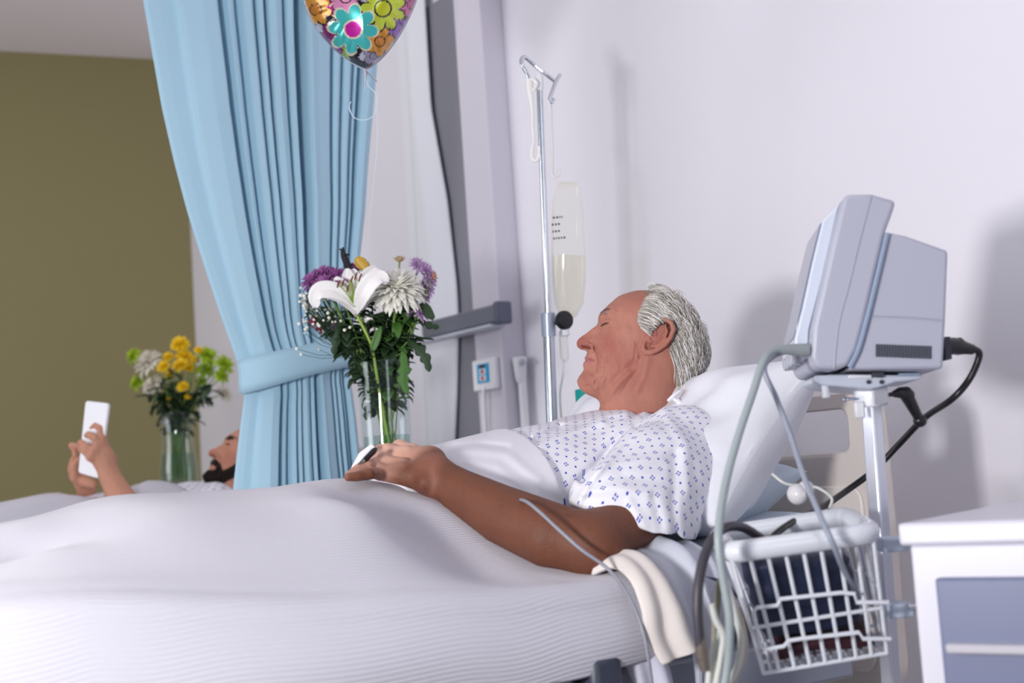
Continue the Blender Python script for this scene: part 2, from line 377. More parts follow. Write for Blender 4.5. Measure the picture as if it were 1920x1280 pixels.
# tie band
band = []
for t_ in np.linspace(0, 2*math.pi, 60, endpoint=False):
    s = .5-.5*math.cos(t_); y = TIE_L[1]-.006+(TIE_R[1]-TIE_L[1]+.012)*s; z = TIE_L[2]+(TIE_R[2]-TIE_L[2])*s
    x = CXX+.012+(.078 if math.sin(t_) > 0 else .06)*math.sin(t_)
    hb_ = .037+.002*math.sin(3*t_)
    band.append([(x, y, z-hb_), (x+.004, y, z-hb_*.5), (x+.005, y, z), (x+.004, y, z+hb_*.5), (x, y, z+hb_)])
band.append(band[0])
obj('tie_band', MB().grid(band), M_curt, cur, solid=.004)
obj('curtain_rail', MB().box((CXX, .6, 2.36), (.03, 2.6, .03)), M_white, cur, bevel=.005)
# ================================================================== patient monitor on its rolling stand
FH = np.array([FW[0], FW[1], 0]); FH = unit(FH); RH = np.array([FH[1], -FH[0], 0])
DM = 1.82; wv = unit(FH+.10*RH); WID = .27
def Q(px, py, k=0): return P(px, py, DM)+wv*k
def pq(lst, k=0): return [Q(a, b, k) for a, b in lst]
base = P(1645, 742, DM+.13)
M_mon = mat('monitor_plastic', 'b0b2c2', .45, bump=.04, bscale=1500)
mon = thing('patient_monitor', 'boxy pale grey patient monitor with side vent seen from its side on a pole', 'monitor', (base[0], base[1], Q(1640, 692)[2]))
bez = [(1584, 364), (1634, 363), (1681, 376), (1672, 404), (1661, 433), (1640, 522), (1622, 600), (1607, 655), (1590, 686), (1562, 693), (1533, 690), (1521, 672), (1525, 613), (1542, 540), (1562, 450)]
obj('front_housing', MB().prism(pq(bez), wv*WID), M_mon, mon, bevel=.006, seg=3)
rear = [(1666, 434), (1700, 441), (1779, 469), (1774, 600), (1769, 691), (1594, 691), (1611, 657), (1627, 600), (1645, 522)]
body = obj('rear_housing', MB().prism(pq(rear, .004), wv*(WID-.008)), M_mon, mon, bevel=.004, seg=2)
# curved seam between the housings
seam = smooth_path(pq([(1664, 436), (1644, 522), (1625, 600), (1609, 656), (1593, 688)], .0015), 6)
obj('seam', MB().tube(seam, .0035, 8), mat('seam_blue_grey', '8d9cb4', .5), body)
obj('panel_line', MB().tube(smooth_path(pq([(1637, 592), (1700, 594), (1773, 600)], .0035), 4), .0009, 6), mat('seam_grey', 'a0a4b4', .5), body)
line = smooth_path(pq([(1634, 366), (1612, 450), (1590, 540), (1572, 610), (1564, 690)], -.0002), 6)
obj('moulding_line', MB().tube(line, .0011, 6), mat('moulding_grey', 'a3a6b6', .5), mon)
M_slot = mat('vent_black', '3b3d4a', .6)
vent = thing  # keep name free
mb = MB()
for k in range(21):
    x0 = 1643+k*5.05
    mb.prism(pq([(x0, 644.5+k*.18), (x0+2.9, 644.6+k*.18), (x0+2.9, 668.5+k*.2), (x0, 668.4+k*.2)], .0025), wv*.004)
obj('side_vent', mb, M_slot, body, smooth=False)
# screen frame on the front, a thin slab standing off the bezel
scr = [(1573, 380), (1584, 366), (1580, 380), (1548, 520), (1524, 612), (1521, 668), (1500, 674), (1497, 630), (1512, 572), (1532, 480), (1551, 402)]
obj('screen_frame', MB().prism(pq(scr, .045), wv*.20), mat('screen_frame_plastic', 'd4dcea', .35), mon, bevel=.004)
gl = [(1568, 394), (1553, 404), (1534, 480), (1514, 572), (1500, 628), (1506, 628), (1520, 572), (1541, 480), (1560, 404)]
g2 = [(a-5, b) for a, b in gl]
obj('screen', MB().prism(pq(g2, .062), wv*.165), mat('screen_glass', '6f7690', .1), mon, bevel=.002)
for k in (0, 1, 2, 3):
    q = Q(1512, 663, .05+.05*k)
    obj('socket', MB().lathe([(.009, 0), (.009, .012), (.006, .013)], q, ax=-RH, n=14), M_grey, mon)
obj('power_inlet', MB().box(Q(1776, 650, .04)-RH*-.004, (.008, .035, .03), (RH, FH, (0, 0, 1))), M_slot, mon)

stand = thing('monitor_stand', 'white square-section pole stand with tilt plate under the patient monitor', 'stand', (base[0], base[1], 0))
pl_c = Q(1655, 704, .12)
tp = [(1535, 699), (1600, 697), (1745, 699), (1740, 707), (1690, 712), (1660, 722), (1640, 726), (1600, 722), (1548, 717), (1534, 709)]
obj('tilt_plate', MB().prism(pq(tp, .05), wv*.16), mat('stand_light_grey', 'c3cad8', .35), stand, bevel=.003)
obj('slide_rail', MB().prism(pq([(1600, 698), (1645, 698), (1645, 705), (1600, 705)], .045), wv*.17), M_whitemetal, stand, bevel=.002)
obj('slide_block', MB().prism(pq([(1645, 694), (1668, 694), (1667, 704), (1645, 703)], .046), wv*.16), M_slot, stand)
obj('slide_foot', MB().prism(pq([(1700, 694), (1742, 693), (1742, 702), (1700, 703)], .06), wv*.14), mat('stand_blue_grey', '9fb0cc', .35), stand, bevel=.002)
for px in (1639, 1664): obj('screw', MB().lathe([(.003, 0), (.003, .002)], Q(px, 712, .0495), ax=-FH, n=10), M_slot, stand)
# square pole, corner towards the viewer
pc = Q(1634, 762, .12); pz0 = .09
pt, pb = P(1632, 735, DM+.12), P(1672, 1300, DM+.12)
ax_z = unit(pt-pb); e1 = unit(unit(RH)*.80+FH*.6); e1 = unit(e1-ax_z*(e1@ax_z)); e2 = np.cross(ax_z, e1)
pb2 = pt+(pb-pt)*((pt[2]-.10)/(pt[2]-pb[2]))
def sq(c0, c1, w_):
    m_ = MB(); m_.box((c0+c1)/2, (w_, w_, np.linalg.norm(c1-c0)), (e1, e2, ax_z)); return m_
obj('pole', sq(pt, pb2, .0215), mat('pole_aluminium', 'e2e6f0', .28, metal=.65), stand, bevel=.003)
obj('collar', sq(pt+ax_z*.008, pt-ax_z*.020, .036), M_whitemetal, stand, bevel=.004)
obj('clamp_screw', MB().tube([pt-ax_z*.008, pt-ax_z*.008-RH*.036-FH*.01], .0022, 8).ball(pt-ax_z*.008-RH*.038-FH*.01, .004), M_steel, stand)
obj('thumb_knob', MB().tube([Q(1559, 716, .07), Q(1561, 741, .07)], .0055, 12), M_whitemetal, stand, bevel=.001)
obj('lock_tab', MB().box(pt-ax_z*.024-RH*.020-FH*.012, (.014, .01, .024), (RH, FH, (0, 0, 1))), M_white, stand, bevel=.003)
hub = obj('hub', MB().lathe([(.03, .13), (.045, .12), (.05, .08), (.03, .07)], (pb2[0], pb2[1], 0)), M_whitemetal, stand)
for k in range(5):
    a = math.radians((55, 115, 162, 255, 312)[k]); q = np.array([pb2[0]+.15*math.cos(a), pb2[1]+.15*math.sin(a), .075])
    l = obj('leg', MB().tube([(pb2[0], pb2[1], .10), q], [.02, .014], 10), M_whitemetal, stand)
    obj('caster', MB().lathe([(.012, -.012), (.032, -.012), (.034, 0), (.032, .012), (.012, .012)], q-(0, 0, .041), ax=(-math.sin(a), math.cos(a), 0), n=16), M_dark, l)

# ------------------------------------------------------------------ wire basket on the pole
fl, fr, br_, bl_ = P(1369, 1036, 1.70), P(1636, 999, 1.72), P(1588, 968, 1.90), P(1345, 1005, 1.88)
cbl, cbr = P(1432, 1262, 1.735), P(1663, 1224, 1.745); cbbl, cbbr = P(1420, 1205, 1.88), P(1640, 1172, 1.90)
bk = thing('wire_basket', 'white coated wire basket with thick rounded rim clamped to the monitor pole', 'basket', (fl+fr+br_+bl_)/4-(0, 0, .16))
M_wire = mat('wire_white', 'd9dde6', .3, coat=.3)
def loop_path(cs, r=.02, n=5):
    out = []; m_ = len(cs)
    for i in range(m_):
        a, b, c = cs[i-1], cs[i], cs[(i+1) % m_]
        p0, p1 = b+unit(a-b)*r, b+unit(c-b)*r
        for k in range(n+1):
            t_ = k/n; out.append((1-t_)**2*p0+2*t_*(1-t_)*b+t_*t_*p1)
    return out
rim = loop_path([fl, fr, br_, bl_], .025); rim += rim[:2]
obj('rim', MB().tube(rim, .0135, 14, caps=False), M_wire, bk)
def bil(a, b, c, d, u, v): return (1-v)*((1-u)*a+u*b)+v*((1-u)*d+u*c)
def wires(nm, tl, tr, brr, bll, nv, vs_, jog=False):
    for k in range(nv):
        u = (k+.5)/nv if not jog else k/(nv-1)
        obj(nm, MB().tube([bil(tl, tr, brr, bll, u, .02), bil(tl, tr, brr, bll, u, .5)+unit(np.cross(tr-tl, bll-tl))*.0, bil(tl, tr, brr, bll, u, 1)], .0026, 8), M_wire, bk)
    for v in vs_: obj('cross_wire', MB().tube([bil(tl, tr, brr, bll, 0, v), bil(tl, tr, brr, bll, 1, v)], .0026, 8), M_wire, bk)
wires('front_wire', fl, fr, cbr, cbl, 9, [1.0, .62], True)
wires('side_wire', fr, br_, cbbr, cbr, 4, [.45, .8, 1.0])
wires('side_wire', bl_, fl, cbl, cbbl, 4, [.62, 1.0])
wires('back_wire', bl_, br_, cbbr, cbbl, 8, [.5, 1.0])
wires('floor_wire', cbl, cbr, cbbr, cbbl, 8, [.33, .66])
# stepped front wires
def fp(a, b): return P(a, b, 1.712)-FH*.006
for nm, pts in (('label_wire', [(1664, 1128), (1604, 1128), (1600, 1112), (1575, 1110), (1462, 1122), (1455, 1134), (1418, 1138), (1411, 1146), (1425, 1212), (1432, 1216), (1468, 1210), (1476, 1200), (1500, 1196), (1608, 1184), (1616, 1196), (1668, 1196)]),):
    obj(nm, MB().tube([fp(a, b) for a, b in pts], .0026, 8), M_wire, bk)
for a, b in ((1664, 1020), (1672, 1142)):
    q = P(a, b, 1.80); cl = obj('clamp', MB().box(q+RH*.006-FH*.0, (.034, .05, .018), (RH, FH, (0, 0, 1))), mat('clamp_grey', 'b7c2d6', .3) if a == 1664 else bpy.data.materials['clamp_grey'], bk, bevel=.003)
    obj('clamp_bolt', MB().tube([q+RH*.014-FH*.028+(0, 0, .004), q+RH*.026-FH*.028+(0, 0, .004)], .004, 10), M_steel, cl)
# dark folded cuff bag in the basket
M_navy = mat('navy_nylon', '0f1c3a', .55, bump=.3, bscale=300, var=.25, vscale=18)
def inb(u, w_, v): return bil(bil(fl, fr, cbr, cbl, u, v), bil(fl, fr, cbr, cbl, u, v), bil(bl_, br_, cbbr, cbbl, u, v), bil(bl_, br_, cbbr, cbbl, u, v), 0, w_)
G = []
for i, v in enumerate(np.linspace(.12, .80, 12)):
    row = []
    for t_ in np.linspace(0, 2*math.pi, 32, endpoint=False):
        u = .47+.40*np.sign(math.cos(t_))*abs(math.cos(t_))**.6; w_ = .47+.32*np.sign(math.sin(t_))*abs(math.sin(t_))**.6
        k = 1-.10*(i == 0); v2 = v+(.10*(u-.3) if i < 6 else 0)+.012*math.sin(7*u+2*i)
        row.append(inb(.47+(u-.47)*k, .47+(w_-.47)*k, v2)+.004*np.array([math.sin(3*i+t_*4), math.cos(2*i+t_*3), 0]))
    G.append(row)
mb = MB().grid(G, close=True); mb.f += [tuple(range(32))[::-1], tuple(range(11*32, 12*32))]
bag = obj('cuff_bag', mb, M_navy, sub=1); tag(bag, 'folded dark navy cuff bag lying inside the white wire basket', 'bag')
tip = obj('strap_flap', MB().prism([P(1320, 1080, 1.79), P(1366, 1088, 1.79), P(1384, 1118, 1.79), P(1378, 1132, 1.79), P(1356, 1096, 1.79)], FH*.012), M_navy, bag, bevel=.002)
mb = MB(); mb.grid([[inb(u, w_, .90+.02*math.sin(u*9+w_*4)) for w_ in np.linspace(.15, .8, 8)] for u in np.linspace(.15, .92, 14)])
mp = obj('folded_cuff', mb, mat('maroon_cloth', '3c1422', .7), solid=.012); tag(mp, 'dark maroon folded cuff at the bottom of the wire basket', 'cuff')

# ------------------------------------------------------------------ cables
M_gcab = mat('cable_grey', '98a3a6', .4); M_gcab2 = mat('cable_mid_grey', '8f96a6', .4); M_pale = mat('cable_pale', 'c9ccc8', .4); M_char = mat('hose_charcoal', '3c3842', .45)
def cable(name, pts, r, m, label, cat='cable', group=None, n=10, sm=8):
    o = obj(name, MB().tube([P(*p) for p in pts], r, n, sm=sm), m); tag(o, label, cat, group); return o
c1 = cable('lead_cable', [(1512, 655, 1.83), (1480, 654, 1.83), (1452, 657, 1.82), (1432, 676, 1.80), (1412, 735, 1.77), (1385, 815, 1.74), (1362, 900, 1.71), (1348, 985, 1.66), (1349, 1040, 1.65), (1358, 1095, 1.65), (1368, 1160, 1.65), (1366, 1230, 1.66), (1355, 1310, 1.66)], .0052, M_gcab, 'thick pale grey lead cable arching from the monitor down past the basket')
obj('plug', MB().tube([P(1516, 656, 1.83), P(1500, 656, 1.83), P(1482, 655, 1.83), P(1460, 656, 1.825)], [.0085, .0085, .0075, .005], 14), mat('plug_grey', '878e92', .4), c1)
cable('sensor_lead', [(1512, 660, 1.86), (1462, 662, 1.84), (1433, 690, 1.82), (1455, 745, 1.81), (1482, 815, 1.79), (1508, 895, 1.74), (1535, 960, 1.70), (1563, 1022, 1.68), (1585, 1075, 1.72), (1612, 1122, 1.76)], .0036, M_gcab2, 'thin grey lead running from the monitor down into the wire basket')
pw = cable('power_cable', [(1800, 650, 1.87), (1828, 655, 1.88), (1836, 668, 1.885), (1818, 710, 1.89), (1785, 748, 1.90), (1735, 782, 1.97), (1690, 828, 2.01), (1640, 880, 2.03), (1590, 918, 2.02), (1545, 948, 1.97), (1500, 970, 1.90), (1455, 1000, 1.84), (1444, 1020, 1.82)], .0047, M_dark, 'black power cable looping from the back of the monitor into the basket')
mb = MB(); mb.tube([P(1772, 650, 1.86), P(1790, 648, 1.865), P(1800, 650, 1.87)], [.0125, .0115, .0105], 12); mb.tube([P(1796, 649, 1.87), P(1808, 652, 1.872), P(1824, 655, 1.876)], [.0125, .009, .007], 12)
obj('plug', mb, M_dark, pw)
spare = obj('spare_plug', MB().tube([P(1666, 740, 1.88), P(1676, 739, 1.88)], [.003, .003], 10), M_dark)
tag(spare, 'black angled spare plug tied to the power cable under the monitor', 'plug')
obj('plug_body', MB().tube([P(1674, 739, 1.88), P(1686, 736, 1.88), P(1699, 737, 1.885), (P(1704, 742, 1.89))], [.004, .0075, .0095, .009], 12), M_dark, spare)
obj('plug_sleeve', MB().tube([P(1698, 738, 1.885), P(1706, 752, 1.895), P(1718, 775, 1.90), P(1726, 790, 1.905)], [.0095, .0085, .0068, .006], 12), M_dark, spare)
obj('cable_tie', MB().ball(P(1725, 788, 1.905), .0095), M_dark, spare)
cable('cuff_hose', [(1316, 1235, 1.66), (1308, 1150, 1.66), (1312, 1080, 1.67), (1330, 1020, 1.69), (1358, 990, 1.72), (1390, 988, 1.76), (1418, 1003, 1.79), (1440, 1022, 1.81), (1452, 1042, 1.82)], .0062, M_char, 'dark charcoal cuff hose arching out of the wire basket', 'hose', n=12)
obj('hose_connector', MB().tube([P(1313, 1195, 1.66), P(1316, 1225, 1.66), P(1322, 1255, 1.665)], [.0062, .0082, .006], 12), mat('brass_connector', '8a8178', .35, metal=.7), bpy.data.objects['cuff_hose'])
# oximeter lead across the arm
cable('oximeter_lead', [(760, 858, 2.21), (820, 872, 2.19), (890, 906, 2.14), (950, 934, 2.09), (982, 938, 1.985), (1010, 958, 1.94), (1050, 995, 1.915), (1090, 1030, 1.90), (1135, 1062, 1.895), (1165, 1095, 1.875), (1192, 1145, 1.85), (1210, 1200, 1.835), (1222, 1280, 1.83), (1228, 1320, 1.83)], .0025, mat('lead_slate', '8c8f9c', .4), 'thin slate grey oximeter lead crossing the forearm and blanket edge')
# bundle of hanging leads
mb_g = 'tangled leads hanging beside the basket'
rb = random.Random(4)
lead_lab = ['pale lead hanging nearest the towel in the tangle by the basket', 'pale looped lead in the middle of the tangle by the basket', 'olive grey lead hanging behind the tangle by the basket', 'pale lead with a bent end sticking up from the tangle', 'beige lead hanging closest to the wire basket']
paths = [[(1352, 1175, 1.68), (1340, 1215, 1.68), (1330, 1260, 1.68), (1326, 1320, 1.68)], [(1362, 1090, 1.67), (1378, 1150, 1.675), (1390, 1200, 1.68), (1384, 1245, 1.68), (1362, 1290, 1.68), (1345, 1310, 1.68)],
         [(1350, 1085, 1.70), (1344, 1140, 1.70), (1340, 1200, 1.70), (1344, 1310, 1.70)], [(1334, 1132, 1.67), (1342, 1162, 1.67), (1356, 1190, 1.67), (1352, 1230, 1.67), (1338, 1310, 1.67)], [(1372, 1120, 1.69), (1392, 1175, 1.69), (1396, 1225, 1.69), (1378, 1270, 1.69), (1372, 1320, 1.69)]]
for p_, l_, m_ in zip(paths, lead_lab, (M_pale, M_pale, mat('lead_olive', '85826f', .5), M_pale, mat('lead_beige', 'b3ab9c', .5))):
    cable('monitor_lead', p_, .0042, m_, l_, group=mb_g)
# white connector bundle hanging in front of the headboard
q = P(1495, 926, 1.99)
cn = thing('lead_connector', 'cloudy white plastic lead connector hanging in front of the headboard', 'connector', q)
mb = MB(); mb.ball(q, .017, sc=(1, .8, .9)); mb.ball(q+RH*.013+(0, 0, .006), .013); obj('housing', mb, mat('milky_plastic', 'e8e6ea', .3, trans=.2), cn)
mb = MB(); mb.tube([q+RH*.015+(0, 0, .01), P(1535, 915, 1.98), P(1560, 935, 1.97), P(1550, 960, 1.97)], .0022, 8, sm=6); obj('lead', mb, M_pale, cn)
mb = MB(); mb.tube([q+(0, 0, .012), P(1470, 905, 1.99), P(1448, 888, 2.0)], .0022, 8, sm=6); obj('lead', mb, M_pale, cn)

# ------------------------------------------------------------------ bedside cabinet
A = P(1694, 982, 1.62)                                    # left front top corner
dxc = unit(unit(RH*1.0+FH*-.72)); dxc = unit(np.array([dxc[0], dxc[1], 0])); dyc = np.array([-dxc[1], dxc[0], 0])
if dyc @ FH < 0: dyc = -dyc
CW, CD = .46, .42
Z3 = (0, 0, 1); AX = (dxc, dyc, Z3)
cab = thing('bedside_cabinet', 'white bedside cabinet with a blue-grey drawer beside the monitor stand', 'cabinet', (A[0]+dxc[0]*CW/2+dyc[0]*CD/2, A[1]+dxc[1]*CW/2+dyc[1]*CD/2, 0))
def cb(u, v, z): return A+dxc*u+dyc*v+np.array([0, 0, z-A[2]])
M_cab = mat('cabinet_white', 'd9d8e4', .35)
obj('top', MB().box(cb(CW/2, CD/2, A[2]-.012), (CW+.012, CD+.01, .026), AX), M_cab, cab, bevel=.005, seg=3)
obj('carcass', MB().box(cb(CW/2, CD/2, (A[2]-.025+.08)/2), (CW-.006, CD-.01, A[2]-.025-.08), AX), M_cab, cab, bevel=.004)
dz1 = A[2]-.062; dz0 = dz1-.132
fo = -.003
M_draw = mat('drawer_blue_grey', '6b7292', .4)
for k in range(4):
    z1 = dz1-k*.165; z0 = z1-.125
    if z0 < .1: break
    dr = obj('drawer', MB().box(cb(.035+(CW-.07)/2, fo, (z0+z1)/2), (CW-.07, .018, z1-z0), AX), M_draw, cab, bevel=.003)
    zh = z0+.048
    obj('handle', MB().box(cb(.045+(CW-.09)/2, fo-.016, zh), (CW-.09, .018, .011), AX), mat('handle_alu', 'b9b8c2', .35) if k == 0 else bpy.data.materials['handle_alu'], dr, bevel=.003)
obj('plinth', MB().box(cb(CW/2, CD/2, .04), (CW-.03, CD-.03, .08), AX), M_bump, cab)

# ================================================================== drip stand
DV = 2.98
b_, t_ = P(1035, 790, DV), P(1011, 143, DV); axv = unit(t_-b_)
def along(py): k = (py-790)/(143-790); return b_+(t_-b_)*k
foot = b_-axv*((b_[2]-.10)/axv[2])
iv = thing('drip_stand', 'chrome drip stand with black knob and hooks behind the grey-haired man', 'drip stand', (foot[0], foot[1], 0))
obj('upper_rod', MB().tube([along(640), t_], .0068, 16), M_steel, iv)
obj('lower_tube', MB().tube([foot, along(622)], .0125, 18), mat('satin_steel', 'cfd6e2', .25, metal=.9), iv)
co = along(608)
obj('clamp_collar', MB().lathe([(.0128, -.026), (.0155, -.026), (.0155, .024), (.012, .026), (.007, .026)], co, ax=axv, n=20), mat('collar_grey', 'a9b3c6', .35, metal=.3), iv)
kd_ = unit(RH*.93-FH*.35)
kb = obj('clamp_knob', MB().tube([co+RH*.012+(0, 0, .002), co+kd_*.026+(0, 0, .004)], .0055, 10), M_dark, iv)
kc = P(1058, 600, DV-.02)
obj('knob_head', MB().lathe([(.005, -.010), (.018, -.009), (.0205, -.004), (.0205, .004), (.018, .008), (.004, .010)], kc, ax=unit(RH*.55-FH*.83), n=24), M_dark, kb)
hk = MB(); hk.tube([P(993, 150, DV-.02), P(988, 138, DV-.02), P(979, 121, DV-.02), P(978, 112, DV-.015), P(984, 107, DV-.01), P(1000, 120, DV), P(1022, 138, DV), P(1042, 153, DV+.01)], .0042, 10, sm=5)
obj('hook_bar', hk, M_steel, iv)
hk = MB(); hk.tube([P(1050, 141, DV+.03), P(1044, 150, DV+.01), P(1036, 170, DV-.01), P(1031, 186, DV-.02), P(1034, 192, DV-.02), P(1039, 186, DV-.015)], .0042, 10, sm=5)
obj('hook_end', hk, M_steel, iv)
obj('rod_cap', MB().lathe([(.007, -.03), (.0085, -.028), (.0085, .0), (.005, .006)], t_, ax=axv, n=14), M_white, iv)
hb2 = obj('hub', MB().lathe([(.03, .05), (.03, -.02), (.02, -.03)], foot, n=16), M_steel, iv)
for k in range(5):
    a = 2*math.pi*k/5+.2; q = np.array([foot[0]+.15*math.cos(a), foot[1]+.15*math.sin(a), .07])
    l = obj('leg', MB().tube([foot, q], .011, 10), M_steel, iv)
    obj('caster', MB().lathe([(.01, -.012), (.03, -.012), (.033, 0), (.03, .012), (.01, .012)], q-(0, 0, .036), ax=(-math.sin(a), math.cos(a), 0), n=16), M_dark, l)
M_strap = mat('hanger_plastic', 'f3f2ee', .4)
st = obj('hanger_strap', MB().tube([P(992, 148, DV-.02), P(994, 172, DV-.02), P(998, 205, DV-.02), P(999, 240, DV-.02), P(1001, 265, DV-.02), P(997, 284, DV-.02), P(999, 298, DV-.02), P(1006, 300, DV-.02), P(1010, 288, DV-.02), P(1009, 274, DV-.02)], [.008, .0075, .004, .0034, .0034, .0045, .0045, .0045, .004, .0035], 10, sm=5, flat=.7), M_strap)
tag(st, 'white plastic hanger strap on the left hook of the drip stand', 'hanger', 'hanger straps on the drip stand')
obj('eyelet', MB().tube([P(990, 147, DV-.02), P(1000, 150, DV-.02), P(1006, 158, DV-.02), P(998, 170, DV-.02), P(990, 160, DV-.02), P(990, 147, DV-.02)], .0035, 8, sm=4), M_strap, st)
st2 = obj('hanger_strap', MB().tube([P(1030, 188, DV-.02), P(1032, 205, DV-.02), P(1034, 240, DV-.02), P(1036, 290, DV-.02), P(1036, 315, DV-.02), P(1035, 324, DV-.02), P(1040, 331, DV-.02), P(1047, 328, DV-.02), P(1049, 316, DV-.02)], [.006, .004, .0028, .0028, .0028, .0034, .0038, .0038, .003], 10, sm=5, flat=.7), mat('hanger_plastic_clear', 'e2e1e2', .35))
tag(st2, 'thin translucent hanger strap carrying the clear drip bag', 'hanger', 'hanger straps on the drip stand')
# drip bag
M_film = clear('bag_film', 'f4f4f0', .05, .10, 'fdfdfa'); M_fluid = clear('bag_fluid', 'f4f3ea', .04, .08, 'fbfaf4', True)
bg = thing('drip_bag', 'clear hanging drip bag with faint dark print left of the grey-haired man', 'drip bag', P(1062, 590, DV+.03))
bo = [(343, 1046, 1083), (352, 1043, 1090), (380, 1036, 1092), (430, 1034, 1094), (480, 1034, 1098), (530, 1036, 1098), (570, 1040, 1094), (592, 1050, 1082), (600, 1058, 1072)]
def bagmesh(rows, infl):
    ring = []
    for py, a, b in rows:
        row = []
        t_in = infl*min(1, math.sin(math.pi*min(1, max(.06, (py-336)/285.))))
        for t in np.linspace(0, 2*math.pi, 26, endpoint=False):
            u = (a+b)/2+(b-a)/2*math.cos(t)
            row.append(P(u, py, DV+.035)-FH*t_in*math.sin(t)*(1+.15*math.sin(py*.11+3*t)))
        ring.append(row)
    m_ = MB().grid(ring, close=True); L = len(ring); m_.f += [tuple(range(26))[::-1], tuple(range((L-1)*26, L*26))]; return m_
obj('film', bagmesh(bo, .022), M_film, bg)
obj('fluid', bagmesh([(r, a+2, b-2) for r, a, b in bo if r > 460], .019), M_fluid, bg)
obj('top_seam', MB().box(P(1065, 345, DV+.035), (.045, .003, .012), (RH, FH, Z3)), M_film, bg)
mb = MB(); rr = random.Random(2)
for row, (x0, x1, py) in enumerate(((1036, 1056, 408), (1034, 1048, 421), (1036, 1046, 434), (1037, 1058, 447))):
    x = x0
    while x < x1:
        w_ = rr.uniform(2, 5); mb.box(P(x+w_/2, py-(x-x0)*.1, DV+.011), (w_*.0010, .0005, .0045), (RH, FH, Z3)); x += w_+1.6
obj('print', mb, mat('bag_print', '4b4a52', .6), bg)
obj('port', MB().tube([P(1062, 598, DV+.035), P(1059, 618, DV+.035)], .006, 10), M_film, bg)
ch = obj('drip_chamber', MB().lathe([(.006, .03), (.0095, .026), (.0095, -.03), (.004, -.04)], P(1057, 645, DV+.035), n=16), clear('chamber_clear', 'eeeeea', .3), bg)
obj('chamber_cap', MB().lathe([(.0065, -.01), (.010, -.008), (.010, .008), (.006, .01)], P(1059, 622, DV+.035), n=14), M_white, ch)
obj('line', MB().tube([P(1057, 672, DV+.035), P(1056, 700, DV+.035), P(1050, 740, DV+.035), P(1053, 790, DV+.035), P(1058, 850, DV+.035)], .0024, 8, sm=5), clear('line_clear', 'e6e8ea', .45), bg)
# ================================================================== smooth solids: distance fields meshed as one surface
def smin(a, b, k):
    h = np.maximum(k-np.abs(a-b), 0)/k
    return np.minimum(a, b)-h*h*k*.25
def rcone(p, a, b, ra, rb):                                   # tapered capsule
    a = np.asarray(a, float); b = np.asarray(b, float); ab = b-a; t = np.clip(((p-a) @ ab)/(ab @ ab), 0, 1)
    return np.linalg.norm(p-a-t[:, None]*ab, axis=1)-(ra+(rb-ra)*t)
def ell(p, c, r, ax=None):
    q = p-np.asarray(c, float)
    if ax is not None: q = q @ np.asarray(ax, float).T
    q = q/np.asarray(r, float); n = np.linalg.norm(q, axis=1)
    g = np.linalg.norm(q/np.asarray(r, float), axis=1)+1e-9
    return n*(n-1)/g
def chain(p, pts, rs, k=.01):
    d = None
    for i in range(len(pts)-1):
        e = rcone(p, pts[i], pts[i+1], rs[i], rs[i+1]); d = e if d is None else np.minimum(d, e)
    return d
